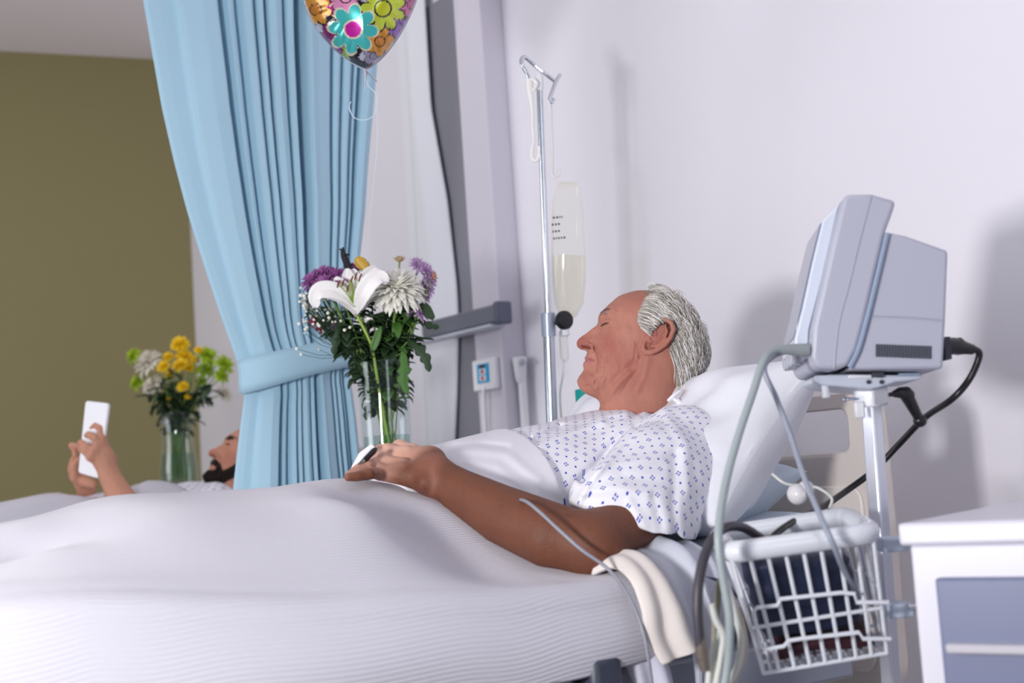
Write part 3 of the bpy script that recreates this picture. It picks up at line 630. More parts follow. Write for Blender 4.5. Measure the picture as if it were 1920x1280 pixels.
def mesh_field(f, lo, hi, h, B=8, warp=None, slack=1.5):
    lo = np.asarray(lo, float); n = np.ceil((np.asarray(hi, float)-lo)/h/B).astype(int)
    if warp is None: warp = lambda q: q
    I = np.stack(np.meshgrid(*[np.arange(k) for k in n], indexing='ij'), -1).reshape(-1, 3)
    cc = warp(lo+(I+.5)*B*h); c2 = warp(lo+(I+1)*B*h); diag = np.linalg.norm(c2-cc, axis=1)
    keep = np.abs(f(cc)) < diag*slack
    I = I[keep]; NX, NY, NZ = n*B+2
    loc = np.stack(np.meshgrid(*[np.arange(B+1)]*3, indexing='ij'), -1)
    cid, cpos, edges = [], [], []
    corners = [(i, j, k) for i in (0, 1) for j in (0, 1) for k in (0, 1)]
    cedges = [(a, b) for ai, a in enumerate(corners) for b in corners[ai+1:] if sum(abs(x-y) for x, y in zip(a, b)) == 1]
    CH = 400
    for s in range(0, len(I), CH):
        J = I[s:s+CH]; idx = (J[:, None, None, None, :]*B+loc[None]); pos = warp(lo+idx.reshape(-1, 3)*h)
        val = f(pos).reshape(len(J), B+1, B+1, B+1); pos = pos.reshape(len(J), B+1, B+1, B+1, 3)
        sg = val < 0; sl = lambda o: (slice(None),)+tuple(slice(o[q], B+o[q]) for q in range(3))
        cnt = sum(sg[sl(o)].astype(int) for o in corners); act = (cnt > 0) & (cnt < 8)
        if not act.any(): continue
        acc = np.zeros((act.sum(), 3)); num = np.zeros(act.sum())
        for a, b in cedges:
            va, vb = val[sl(a)][act], val[sl(b)][act]; m = (va < 0) != (vb < 0)
            t = np.where(m, va/(va-vb+1e-30), 0)[:, None]
            acc += np.where(m[:, None], pos[sl(a)][act]*(1-t)+pos[sl(b)][act]*t, 0); num += m
        gi = idx[:, :B, :B, :B][act]; cid.append((gi[:, 0]*NY+gi[:, 1])*NZ+gi[:, 2]); cpos.append(acc/num[:, None])
        for d_ in range(3):
            o = [0, 0, 0]; o[d_] = 1; s0 = sg[sl((0, 0, 0))]; m = s0 != sg[sl(tuple(o))]
            g = idx[:, :B, :B, :B][m]; edges.append((d_, g, s0[m]))
    cid = np.concatenate(cid); cpos = np.concatenate(cpos); od = np.argsort(cid); cid = cid[od]; cpos = cpos[od]
    quads = []
    for d_, g, s0 in edges:
        u, v = [(1, 2), (2, 0), (0, 1)][d_]; q = []
        ok = np.ones(len(g), bool)
        for du, dv in ((-1, -1), (0, -1), (0, 0), (-1, 0)):
            gg = g.copy(); gg[:, u] += du; gg[:, v] += dv
            k = (gg[:, 0]*NY+gg[:, 1])*NZ+gg[:, 2]; w = np.clip(np.searchsorted(cid, k), 0, len(cid)-1); ok &= cid[w] == k; q.append(w)
        q = np.stack(q, 1); q[~s0] = q[~s0][:, ::-1]; quads.append(q[ok])
    F = np.concatenate(quads)
    return cpos, F
def seg_d2(x, y, poly):                                        # distance to a polyline in the plane
    d = np.full(np.shape(x), 1e9)
    for (ax_, ay), (bx, by) in zip(poly[:-1], poly[1:]):
        t = np.clip(((x-ax_)*(bx-ax_)+(y-ay)*(by-ay))/((bx-ax_)**2+(by-ay)**2+1e-9), 0, 1)
        d = np.minimum(d, np.hypot(x-ax_-t*(bx-ax_), y-ay-t*(by-ay)))
    return d
def inside(x, y, poly):
    r = np.zeros(np.shape(x), bool); n = len(poly)
    for i in range(n):
        x0, y0 = poly[i]; x1, y1 = poly[(i+1) % n]
        c = ((y0 > y) != (y1 > y)) & (x < (x1-x0)*(y-y0)/(y1-y0+1e-12)+x0); r ^= c
    return r

# ------------------------------------------------------------------ a head in profile units (u right, v down, c half width), mirrored about its own midplane
OUTL = [(1210, 544), (1193, 544.5), (1176, 549), (1160, 555), (1147, 566), (1135, 577), (1126, 586), (1122, 594), (1121.5, 603), (1118, 610), (1107, 618), (1094, 628), (1084, 636), (1081, 643), (1083, 651), (1090, 655.5), (1098, 657), (1101, 661), (1098.5, 667), (1095.5, 672), (1098, 675.5), (1094.5, 679), (1093, 685), (1094.5, 691), (1091, 699), (1085, 707), (1082, 715), (1085, 725), (1092, 734), (1104, 741), (1117, 746), (1126, 753), (1131, 770), (1136, 800),
        (1255, 800), (1262, 770), (1275, 733), (1291, 712), (1306, 692), (1315, 668), (1315, 640), (1306, 610), (1288, 578), (1262, 556), (1238, 547)]
HW = [(1128, 598, 21), (1140, 590, 38), (1150, 575, 40), (1165, 568, 44), (1185, 562, 48), (1180, 585, 63), (1165, 595, 58), (1210, 575, 67), (1210, 600, 75), (1240, 580, 66), (1250, 610, 78), (1280, 610, 60), (1285, 645, 66), (1260, 650, 76), (1295, 670, 50), (1225, 640, 75),
      (1112, 626, 9.5), (1102, 633, 11.5), (1092, 641, 12.5), (1104, 645, 17), (1110, 649, 17.5), (1119, 618, 14), (1128, 612, 22), (1126, 622, 20), (1134, 606, 33), (1145, 606, 44), (1156, 606, 52), (1140, 618, 40), (1133, 632, 36), (1150, 632, 55), (1170, 625, 66), (1190, 620, 71), (1205, 655, 71), (1175, 655, 66), (1150, 660, 54), (1130, 655, 36), (1118, 655, 24),
      (1107, 664, 20), (1102, 672, 13), (1111, 674, 22), (1119, 675, 28), (1128, 680, 37), (1102, 682, 14), (1110, 690, 25), (1098, 700, 15), (1093, 712, 18), (1105, 708, 30), (1098, 726, 20), (1120, 705, 41), (1115, 727, 33), (1140, 690, 52), (1145, 712, 55), (1165, 690, 63), (1185, 685, 66), (1135, 735, 40), (1150, 745, 50), (1170, 725, 59), (1190, 715, 62), (1200, 740, 60), (1220, 700, 66), (1250, 690, 64), (1275, 700, 50), (1240, 730, 58), (1165, 785, 52), (1200, 785, 60), (1235, 785, 52)]
def build_relief():
    pts, val = [], []
    O = np.array(OUTL, float); cen = np.array([1190, 650.])
    m = len(O)
    for i in range(m):
        pts.append(O[i]); val.append(0.)
        t = O[(i+1) % m]-O[i-1]; nrm = unit(np.array([t[1], -t[0]]))
        for off in (18,):
            q = O[i]+nrm*off
            if not inside(q[0], q[1], OUTL) and seg_d2(q[0], q[1], OUTL+OUTL[:1]) > off*.8:
                pts.append(q); val.append(-off*55.)
    for a in np.linspace(0, 2*math.pi, 26, endpoint=False):
        q = cen+np.array([math.cos(a)*260, math.sin(a)*260]); pts.append(q); val.append(-14000.)
    for u, v, w in HW: pts.append(np.array([u, v], float)); val.append(w*w*1.)
    p = np.array(pts); v = np.array(val); sc = 100.
    def K(a, b):
        r = np.linalg.norm(a[:, None]-b[None], axis=2)/sc; return r**2*np.log(r+1e-9)
    n = len(p); A = np.zeros((n+3, n+3)); A[:n, :n] = K(p, p); A[:n, n] = 1; A[:n, n+1:] = p/sc; A[n:, :n] = A[:n, n:].T
    w = np.linalg.solve(A+np.diag([1e-6]*n+[0]*3), np.concatenate([v, [0]*3]))
    gx, gy = np.arange(1020, 1381), np.arange(470, 861)
    GX, GY = np.meshgrid(gx, gy, indexing='ij'); q = np.stack([GX.ravel(), GY.ravel()], 1).astype(float)
    g = (K(q, p) @ w[:n]+w[n]+(q/sc) @ w[n+1:]).reshape(GX.shape)
    # clean the silhouette: inside positive, outside negative
    din = seg_d2(GX, GY, OUTL+OUTL[:1]); ins = inside(GX, GY, OUTL)
    g = np.where(ins, np.maximum(g, np.minimum(din*9, 60)), np.minimum(g, -din*14))
    return g
G_REL = build_relief()
GGX, GGY = np.gradient(G_REL)
def bilin(F, u, v):
    x = np.clip(u-1020, 0, F.shape[0]-1.001); y = np.clip(v-470, 0, F.shape[1]-1.001); i = x.astype(int); j = y.astype(int); a = x-i; b = y-j
    return F[i, j]*(1-a)*(1-b)+F[i+1, j]*a*(1-b)+F[i, j+1]*(1-a)*b+F[i+1, j+1]*a*b
# creases and swellings: (polyline, depth, width)
CREASE = [([(1127, 612), (1132, 609), (1137, 606.5), (1142, 606)], -2.2, 1.6), ([(1131, 600), (1138, 597), (1146, 599)], -2.2, 2.2), ([(1131, 605), (1136, 602.5), (1141, 602)], 1.8, 2.6), ([(1132, 614), (1139, 612), (1146, 611)], 1.2, 2.2), ([(1132, 619), (1140, 618), (1148, 615)], -1.2, 1.8),
          ([(1124, 592), (1132, 585), (1142, 581), (1152, 584)], 2.6, 4.5), ([(1126, 607), (1127, 614)], -2.5, 2.5),
          ([(1115, 652), (1121, 660), (1124, 672), (1124, 684), (1121, 696)], -3.2, 2.4), ([(1124, 650), (1132, 662), (1134, 678)], 2.4, 5), ([(1131, 672), (1134, 690), (1130, 706)], -2.2, 2.2), ([(1140, 668), (1142, 690), (1138, 712)], -1.3, 2.4),
          ([(1096, 676), (1102, 673.5), (1109, 673.5), (1116, 676)], -2.6, 1.3), ([(1097, 671), (1105, 669.5), (1112, 671.5)], 1.3, 1.6), ([(1096, 680), (1104, 679), (1110, 680)], 1.6, 1.8), ([(1095, 695), (1104, 696), (1112, 700)], -2.6, 3),
          ([(1092, 649.5), (1098, 650.5), (1105, 652), (1108, 652)], -4.5, 1.9), ([(1106, 641), (1113, 644), (1117, 650), (1115, 656)], -1.9, 1.7), ([(1101, 645), (1107, 643.5), (1112, 647), (1111, 653)], 1.8, 2.2),
          ([(1180, 697), (1168, 708), (1152, 727), (1140, 748), (1136, 766)], 2.6, 6.5), ([(1188, 682), (1164, 702), (1145, 719), (1128, 736)], -2.2, 7), ([(1106, 722), (1113, 732), (1124, 741), (1130, 752)], -2.6, 2.2), ([(1100, 722), (1104, 734)], -1.6, 2), ([(1120, 716), (1126, 728)], -2.4, 4),
          ([(1152, 600), (1160, 596)], -1.0, 1.5), ([(1152, 606), (1162, 606)], -1.0, 1.5), ([(1151, 611), (1160, 616)], -1.0, 1.5), ([(1196, 645), (1200, 668)], -1.6, 2.5), ([(1160, 570), (1163, 590)], -1.0, 3), ([(1158, 622), (1176, 616)], 1.6, 7)] + [([(1118, 636), (1126, 645), (1130, 656)], 1.2, 4), ([(1128, 684), (1127, 700), (1122, 712)], -1.6, 1.6), ([(1135, 640), (1143, 655), (1146, 668)], -1.0, 1.6), ([(1146, 682), (1144, 700), (1136, 718)], -1.1, 1.8), ([(1150, 603), (1164, 602)], -1.0, 1.1), ([(1150, 608), (1163, 612)], -.9, 1.1), ([(1148, 614), (1156, 622), (1160, 630)], -.8, 1.3), ([(1138, 573), (1150, 566), (1166, 561)], -.7, 1.4), ([(1133, 581), (1147, 572), (1166, 569)], -.7, 1.4), ([(1192, 640), (1193, 660), (1188, 676)], -1.0, 1.6), ([(1200, 668), (1196, 690), (1180, 712), (1166, 735)], -.9, 3), ([(1215, 672), (1210, 700), (1196, 730)], 1.0, 5), ([(1112, 700), (1118, 710), (1116, 722)], -1.4, 2), ([(1108, 662), (1111, 668)], -.8, 1.2), ([(1124, 614), (1130, 622), (1139, 625), (1148, 622)], -1.0, 1.6), ([(1160, 640), (1168, 665), (1164, 690)], -.8, 4)]
_dl = np.zeros(G_REL.shape); _x, _y = np.meshgrid(np.arange(1020, 1381), np.arange(470, 861), indexing='ij')
for pl_, dep, wd_ in CREASE: _dl += 1.75*dep*np.exp(-(seg_d2(_x, _y, pl_)/wd_)**2)
D_REL = _dl
EAR = [(1212, 632), (1207, 645), (1206, 654), (1211, 660), (1221, 659.5), (1232, 655), (1245, 646), (1255, 633), (1260.5, 619), (1257, 607), (1247, 600.5), (1237, 601), (1230, 607), (1226.5, 616), (1228, 626)]
def ear_field(u, v, c, side=1):
    base = lambda x, y: 74+(x-1206)*.30
    q = np.stack([u, v, c*side], 1); d = None
    L = [np.array([x, y, base(x, y)+(4 if k > 3 else 1)]) for k, (x, y) in enumerate(EAR)]
    rr = [3.0, 3.8, 5.2, 5.8, 5.4, 4.6, 4.3, 4.2, 4.2, 4.0, 3.9, 3.6, 3.2, 3.0, 2.6]
    d = chain(q, L, rr)
    anti = [np.array([x, y, base(x, y)+3.]) for x, y in ((1222, 649), (1234, 646), (1244, 636), (1249, 622), (1246, 611))]
    d = smin(d, chain(q, anti, [2.6, 3, 3, 2.8, 2.4]), 3)
    trag = [np.array([x, y, base(x, y)+2.]) for x, y in ((1215, 628), (1217, 637), (1219, 641))]
    d = smin(d, chain(q, trag, [3, 3.4, 2.6]), 3)
    bowl = ell(q, (1234, 629, base(1234, 629)-7), (27, 20, 9), [unit((.62, -.78, .2)), unit((.78, .62, 0)), unit((-.12, .15, 1))])
    return smin(d, bowl, 4)
def head_field(u, v, c, ears=True):
    g = bilin(G_REL, u, v); gx, gy = bilin(GGX, u, v), bilin(GGY, u, v); dl = bilin(D_REL, u, v)*np.clip(g/150, 0, 1)
    ca = np.maximum(np.abs(c)-dl, 0)
    d = (ca*ca-g)/np.sqrt(gx*gx+gy*gy+4*ca*ca+400)
    out = np.maximum(np.maximum(1022-u, u-1378), np.maximum(472-v, v-858)); d = np.where(out > 0, np.maximum(d, 0)+out+15, d)
    if ears:
        near = (np.abs(u-1233) < 60) & (np.abs(v-630) < 60) & (np.abs(c) > 40)
        if near.any():
            e = np.where(c[near] > 0, ear_field(u[near], v[near], c[near], 1), ear_field(u[near], v[near], c[near], -1))
            d = d.copy(); d[near] = smin(d[near], e, 4)
    return d
class HeadSpace:                                              # places a head: camera-side pose of one person
    def __init__(s, d0, k=1.0, rot=0.0, src=(0, 0), dst=(0, 0)):
        s.d0 = d0; s.k = k; s.rot = rot; s.src = np.array(src, float); s.dst = np.array(dst, float); s.unit = d0/FPX*k
        s.O = P(dst[0], dst[1], d0) ; r = unit(ray(dst[0], dst[1]))
        s.N = -r; s.R = unit(RT-r*(RT @ r)); s.D = np.cross(s.N, s.R); s.D = s.D if s.D @ UP < 0 else -s.D
        ca, sa = math.cos(rot), math.sin(rot); s.U = s.R*ca+s.D*sa; s.V = -s.R*sa+s.D*ca
    def to(s, p):
        q = (p-s.O)/s.unit; return q @ s.U+s.src[0], q @ s.V+s.src[1], q @ s.N
    def back(s, u, v, c):
        u, v, c = np.asarray(u, float), np.asarray(v, float), np.asarray(c, float)
        return s.O+s.unit*((u-s.src[0])[..., None]*s.U+(v-s.src[1])[..., None]*s.V+c[..., None]*s.N)
def relief_h(u, v): return np.sqrt(np.maximum(bilin(G_REL, u, v), 0))
# ================================================================== the grey-haired man
HS = HeadSpace(2.47, 1.0, 0.0, (1210, 640), (1210, 640))
def head_sdf(hs, p, ears=True, chin_cut=True):
    u, v, c = hs.to(p); m = (u > 990) & (u < 1410) & (v > 440) & (v < 890) & (np.abs(c) < 150)
    d = np.linalg.norm(np.stack([u-1210, v-650, c], 1), axis=1)*hs.unit-.05
    d = np.maximum(d, .02)
    if m.any(): d[m] = head_field(u[m], v[m], c[m], ears)*hs.unit
    return d
J = {k: P(*v) for k, v in dict(
    shoulder=(1288, 862, 2.25), upper=(1215, 950, 2.09), elbow=(1112, 1022, 1.985), fore=(1030, 1002, 2.0), fore2=(945, 966, 2.045), fore3=(862, 920, 2.10), wrist=(812, 886, 2.13),
    w1=(806, 868, 2.155), w2=(806, 897, 2.12),
    im=(750, 841, 2.205), mm=(726, 849, 2.178), rm=(714, 866, 2.152), pm=(712, 886, 2.128),
    ip=(714, 845, 2.180), idp=(692, 860, 2.160), it=(674, 873, 2.150),
    mp=(696, 859, 2.148), mdp=(677, 874, 2.128), mt=(664, 884, 2.120),
    rp=(688, 874, 2.112), rdp=(669, 884, 2.095), rt=(656, 890, 2.088),
    pp=(690, 889, 2.082), pdp=(669, 893, 2.068), pt=(653, 894, 2.062),
    t0=(790, 866, 2.20), t1=(752, 872, 2.23), t2=(725, 886, 2.22)).items()}
SH_R = np.array([-2.19, 1.46, .95])
def arm_field(p):
    d = chain(p, [J['shoulder'], J['upper'], J['elbow']], [.060, .050, .043])
    f = chain(p, [J['elbow'], J['fore'], J['fore2'], J['fore3'], J['wrist']], [.042, .0475, .0435, .0335, .0265])
    d = smin(d, f, .02)
    d = smin(d, rcone(p, J['elbow'], J['elbow']+np.array([.012, .012, -.016]), .03, .026), .015)
    return d
def hand_field(p):
    m = None
    for a, b, ra, rb in (('w1', 'im', .021, .0125), ('w1', 'mm', .021, .0125), ('w2', 'rm', .020, .012), ('w2', 'pm', .020, .0115), ('w1', 'w2', .022, .022), ('im', 'mm', .0105, (.0068)), ('mm', 'rm', .0105, (.0068)), ('rm', 'pm', .0105, (.0068))):
        e = rcone(p, J[a], J[b], ra, rb); m = e if m is None else smin(m, e, .010)
    m = smin(m, rcone(p, J['w1'], J['wrist'], .023, .026), .012)
    for a in ('im', 'mm', 'rm', 'pm'): m = smin(m, np.linalg.norm(p-J[a]-np.array([0, 0, .003])+FW*.003, axis=1)-.0122, .004)
    for (a, b, c, t), r in zip((('im', 'ip', 'idp', 'it'), ('mm', 'mp', 'mdp', 'mt'), ('rm', 'rp', 'rdp', 'rt'), ('pm', 'pp', 'pdp', 'pt')), (.0092, .0094, .0089, .0081)):
        f = chain(p, [J[a], J[b], J[c], J[t]], [r*1.12, r, r*.9, r*.78])
        f = smin(f, np.linalg.norm(p-J[b]-np.array([0, 0, .001]), axis=1)-r*1.06, .004)
        m = smin(m, f, .0018)
    m = smin(m, chain(p, [J['t0'], J['t1'], J['t2']], [.015, .012, .009]), .008)
    # ulna knob, tendons
    m = smin(m, np.linalg.norm(p-P(797, 905, 2.098), axis=1)-.0125, .012)
    for a in ('im', 'mm', 'rm', 'pm'):
        k = J[a]*.5+J['w1' if a in ('im', 'mm') else 'w2']*.5; m = smin(m, rcone(p, J[a], k+np.array([0.003, -.003, .0155]), .0045, .003), .009)
    return m
def torso_field(p, grow=0.0):
    s = np.array([.60, 1, 1.0])
    q = (p-np.array([BX-.02, 0, 0]))*s
    d = chain(q, [np.array([0, 1.46, .935]), np.array([0, 1.30, .909]), np.array([0, 1.12, .882]), np.array([0, .95, .875])], [.092+grow, .100+grow, .096+grow, .064+grow])
    d = smin(d, rcone(p, J['shoulder']+np.array([-.03, .01, .0]), SH_R, .062+grow, .062+grow), .05)
    return d
def legs_field(p):
    d = None
    for sx, kz in ((-.105, 0), (.095, 0)):
        hip, kn, an, toe = np.array([BX+sx*.9, .93, .845]), np.array([BX+sx, .50, .835]), np.array([BX+sx, .10, .83]), np.array([BX+sx*1.2, .04, .87])
        e = chain(p, [hip, kn, an, toe], [.062, .044, .036, .028]); d = e if d is None else smin(d, e, .03)
    return d
def far_arm(p): return chain(p, [SH_R, np.array([-2.27, 1.22, .88]), np.array([-2.24, 1.02, .88]), np.array([-2.19, .93, .90])], [.05, .042, .034, .03])
def man_field(p):
    d = smin(torso_field(p), head_sdf(HS, p), .045)
    d = smin(d, legs_field(p), .05)
    d = smin(d, far_arm(p), .03)
    d = smin(d, arm_field(p), .03)
    return smin(d, hand_field(p), .016)
def ywarp(q):
    q = q.copy(); y = q[:, 1]; q[:, 1] = np.where(y < .86, .86-(.86-y)*4, y); return q
lo = np.array([-2.36, .60, .70]); hi = np.array([-1.50, 1.72, 1.30])
V, F = mesh_field(man_field, lo, hi, .0017, warp=ywarp)
def snoise(p, sc, seed=0):
    r = np.random.default_rng(seed); o = 0
    for k in range(5):
        d = r.normal(size=3)*sc; o = o+np.sin(p @ d+r.uniform(0, 6.3))
    return o/5
def mixc(c, d, w): return c*(1-w[:, None])+np.asarray(d)[None]*w[:, None]
HAIRPOLY = [(1210, 545), (1217, 553), (1215, 560), (1207, 566), (1203, 576), (1199, 588), (1195, 598), (1198, 608), (1203, 617), (1212, 618), (1222, 612), (1232, 600), (1246, 597), (1260, 604), (1264, 620), (1258, 640), (1253, 655), (1257, 668), (1262, 682), (1268, 698), (1276, 712), (1300, 712), (1345, 700), (1360, 600), (1300, 520), (1230, 515)]
def skin_colors(V, hs, base, ruddy, lip, armc=None, hairc=None, pale=None):
    u, v, c = hs.to(V); onhead = (np.abs(u-1200) < 190) & (v > 500) & (v < 800) & (np.abs(c) < 110)
    B = np.array(lin(base)[:3]); col = np.repeat(B[None], len(V), 0)
    G_ = lambda x, y, s: np.exp(-(((u-x)/s)**2+((v-y)/s)**2))*onhead
    n = snoise(V, 90, 3)*.5+snoise(V, 260, 5)*.5
    w = np.clip(G_(1090, 643, 14)*.8+G_(1140, 640, 22)*.45+G_(1160, 665, 30)*.3+G_(1185, 700, 40)*.45+G_(1235, 632, 30)*.55+G_(1100, 712, 14)*.35+G_(1190, 560, 26)*.3, 0, 1)
    col = mixc(col, lin(ruddy)[:3], w)
    lips = np.exp(-(seg_d2(u, v, [(1096, 671), (1104, 671), (1113, 675)])/2.6)**2)*.7+np.exp(-(seg_d2(u, v, [(1096, 680.5), (1104, 679), (1112, 678)])/2.8)**2)*.7
    col = mixc(col, lin(lip)[:3], np.clip(lips*onhead, 0, .8))
    dark = np.exp(-(seg_d2(u, v, [(1093, 650), (1099, 651), (1106, 652.5)])/2.0)**2)*.75+np.exp(-(seg_d2(u, v, [(1097, 675.8), (1106, 673.5), (1114, 675.5)])/.9)**2)*.5
    col = mixc(col, (.09, .02, .015), np.clip(dark*onhead, 0, .8))
    col *= (1+.10*n)[:, None]
    return col, u, v, c, onhead
col, u, v, c, onh = skin_colors(V, HS, 'b07766', '984e45', 'b56c76')
armw = np.clip(1-arm_field(V)/.012, 0, 1)*(1-onh)
tw = np.clip(((V @ unit(J['wrist']-J['im']))-(J['rm'] @ unit(J['wrist']-J['im']))+.004)/.06, 0, 1)
handw = np.clip(1-hand_field(V)/.012, 0, 1)
tan = np.clip(np.maximum(armw, handw*tw), 0, 1)
col = mixc(col, np.array(lin('6c412f')[:3]), tan); 
n2 = snoise(V, 130, 11)+snoise(V, 300, 12)*.7
col *= (1+.10*n2*tan)[:, None]
spots = np.clip((snoise(V, 420, 31)-.45)*3, 0, 1)*tan; col = mixc(col, lin('552d20')[:3], spots*.4)
lit_fing = np.clip(handw*(1-tw), 0, 1); col = mixc(col, np.array(lin('cfa694')[:3]), lit_fing*.9)  # fingers painted paler for the light that falls on them
hm = onh & inside(u, v, HAIRPOLY); col[hm] = np.array(lin('a39a92')[:3])
M_skin = mat('skin', 'c08a76', .6, attr='col', bump=.5, bscale=260, sss=.04, spec=.38)
man = _mesh('person', V, F, M_skin, None, True, np.concatenate([col, np.ones((len(col), 1))], 1))
tag(man, 'grey-haired man asleep on his back in a blue-dotted white hospital gown', 'person')

# ------------------------------------------------------------------ hair in strands
def hair_dir(u, v):
    # flow: back over the crown, down behind the ear
    t = np.clip((u-1205)/110, 0, 1); a = np.radians(14+70*t**.9)
    a = a+np.radians(25)*np.clip((v-600)/100, 0, 1)*(1-t)
    a = a-np.radians(18)*np.clip((580-v)/40, 0, 1)*(1-t)
    a = a+np.radians(22)*np.clip((v-640)/50, 0, 1)*t
    return np.cos(a), np.sin(a)
EARBIG = [(1216, 626), (1229, 606), (1246, 600.5), (1259, 606), (1263, 618), (1258, 640), (1240, 662), (1212, 668), (1200, 655)]
def strands(hs, poly, n, length, width, tones, name, parent, rng, lift=(2.5, 7), seed_fn=None, dirf=hair_dir, both=.3, rough=.45, edge=0):
    P0 = np.array(poly, float); lo_, hi_ = P0.min(0), P0.max(0); pts = []
    while len(pts) < n:
        q = rng.uniform(lo_, hi_, (n*3, 2)); ok = inside(q[:, 0], q[:, 1], poly) & (bilin(G_REL, q[:, 0], q[:, 1]) > 0); pts += list(q[ok])
    pts = np.array(pts[:n]); u, v = pts[:, 0].copy(), pts[:, 1].copy(); side = np.where(rng.random(n) < both, -1, 1)
    L = rng.uniform(*length, n); M_ = 8; path = []; lf = rng.uniform(*lift, n); ang = .15*np.sin(pts[:, 0]*.16+pts[:, 1]*.10)+.08*np.sin(pts[:, 0]*.4-pts[:, 1]*.33)+rng.normal(0, .06, n); curl = rng.normal(0, .025, n)
    hprev = None
    for k in range(M_):
        t = k/(M_-1); g = bilin(G_REL, u, v); h = np.sqrt(np.maximum(g, 0)); 
        gx, gy = bilin(GGX, u, v), bilin(GGY, u, v); gn = np.sqrt(gx*gx+gy*gy+4*h*h)+1e-6
        up = lf*(np.sin(math.pi*min(1, t*1.15+.12))*.8+.25)
        nu, nv, nc = -gx/gn, -gy/gn, 2*h/gn
        # outside the outline keep at its edge
        ov = np.where(g < 0, g/np.maximum(np.hypot(gx, gy), 1), 0)
        uu = u+nu*up-ov*gx/np.maximum(np.hypot(gx, gy), 1e-6)*1.0; vv = v+nv*up-ov*gy/np.maximum(np.hypot(gx, gy), 1e-6)*1.0
        path.append(hs.back(uu, vv, side*(h+nc*up)))
        mv = ~inside(u, v, EARBIG); du, dv = dirf(u, v); du, dv = du*mv, dv*mv; a = ang+curl*k; ca, sa = np.cos(a), np.sin(a); st = L/(M_-1)
        u = u+(du*ca-dv*sa)*st; v = v+(du*sa+dv*ca)*st
    path = np.array(path).transpose(1, 0, 2)                  # n x M x 3
    T = np.gradient(path, axis=1); T /= np.linalg.norm(T, axis=2, keepdims=True)+1e-9
    cen = hs.back(1215, 640, 0.); Nn = path-cen; Nn /= np.linalg.norm(Nn, axis=2, keepdims=True); B_ = np.cross(T, Nn); B_ /= np.linalg.norm(B_, axis=2, keepdims=True)+1e-9
    wd = width*rng.uniform(.6, 1.4, n)[:, None]*np.interp(np.linspace(0, 1, M_), [0, .2, .75, 1], [.6, 1, .8, .12])[None]
    wd = wd[..., None]*hs.unit
    a_ = path+B_*wd; b_ = path-B_*wd; c_ = path+Nn*wd*.7
    VV = np.stack([a_, c_, b_], 2).reshape(-1, 3)             # n, M, 3
    base = np.arange(n)[:, None]*M_*3+np.arange(M_-1)[None]*3; base = base.ravel()
    Fq = np.concatenate([np.stack([base+i, base+(i+1) % 3, base+3+(i+1) % 3, base+3+i], 1) for i in range(3)])
    tn = np.array([lin(t)[:3] for t in tones]); cc = tn[rng.integers(0, len(tn), n)]*rng.uniform(.8, 1.15, (n, 1))
    cc = np.repeat(cc, M_*3, 0); cc = np.concatenate([cc, np.ones((len(cc), 1))], 1)
    return VV, Fq, cc
M_hair = mat('grey_hair', 'c0bbb4', .42, attr='col', spec=.4)
r_ = np.random.default_rng(5)
V1, F1, C1 = strands(HS, HAIRPOLY, 6500, (34, 66), .85, ['e4e1dc', 'd6d2cc', 'f3f1ed', 'b9b2a9', 'a1988c', 'e9e5dc'], 'hair', man, r_, (4, 17))
edge_poly = [(1196, 585), (1206, 575), (1214, 590), (1212, 606), (1204, 616), (1196, 606)]
V2, F2, C2 = strands(HS, edge_poly, 500, (16, 30), .5, ['e8e4e2', 'f0edec', 'cfc9c6'], 'hair', man, r_, (1, 4))
_mesh('hair', np.concatenate([V1, V2]), np.concatenate([F1, F2+len(V1)]), M_hair, man, False, np.concatenate([C1, C2]))
def brow_dir(u, v): a = np.radians(-28+55*np.clip((u-1124)/28, 0, 1)); return np.cos(a), np.sin(a)
VB, FB, CB = strands(HS, [(1123, 592), (1127, 586), (1134, 580), (1142, 578), (1151, 581), (1142, 583), (1134, 587), (1128, 594)], 170, (6, 11), .40, ['4f4845', '6e6661', '8e8782', '423b38'], 'eyebrow', man, r_, (.6, 2.2), dirf=brow_dir)
_mesh('eyebrow', VB, FB, M_hair, man, False, CB)
mb = MB(); lash = [HS.back(a, b, float(relief_h(np.array([a]), np.array([b]))[0])+.6) for a, b in ((1127, 611.5), (1131, 609), (1136, 607), (1141, 606))]
mb.tube(lash, [.0006, .0010, .0009, .0004], 6, sm=4); obj('eyelashes', mb, mat('lash_brown', '2a1d18', .6), man)

# ------------------------------------------------------------------ gown
GOWN_FOLD = [([(1225, 748), (1185, 800), (1146, 854), (1105, 905), (1085, 940)], .006, 7), ([(1205, 765), (1168, 812), (1128, 862), (1090, 900)], -.007, 8), ([(1172, 772), (1100, 786), (1050, 790), (1000, 815)], .004, 7), ([(1130, 790), (1060, 812), (1010, 838), (985, 852)], .005, 8), ([(1050, 800), (1000, 826), (975, 842)], -.004, 6),
             ([(1110, 880), (1160, 868), (1240, 858)], .0035, 8), ([(1095, 925), (1150, 915), (1215, 925)], .004, 9), ([(1110, 905), (1170, 893), (1250, 905)], -.0035, 9), ([(1245, 770), (1285, 830), (1290, 920)], .004, 10), ([(1265, 850), (1262, 950), (1268, 1000)], -.004, 9), ([(1180, 940), (1210, 985)], .003, 8), ([(1225, 930), (1240, 990)], -.003, 8), ([(1085, 945), (1120, 950), (1160, 965)], .004, 7)]
HEM = [P(1082, 952, 2.03), P(1160, 972, 2.03), P(1222, 1000, 2.05), P(1283, 1008, 2.08)]
up_dir = unit(J['elbow']-J['shoulder'])
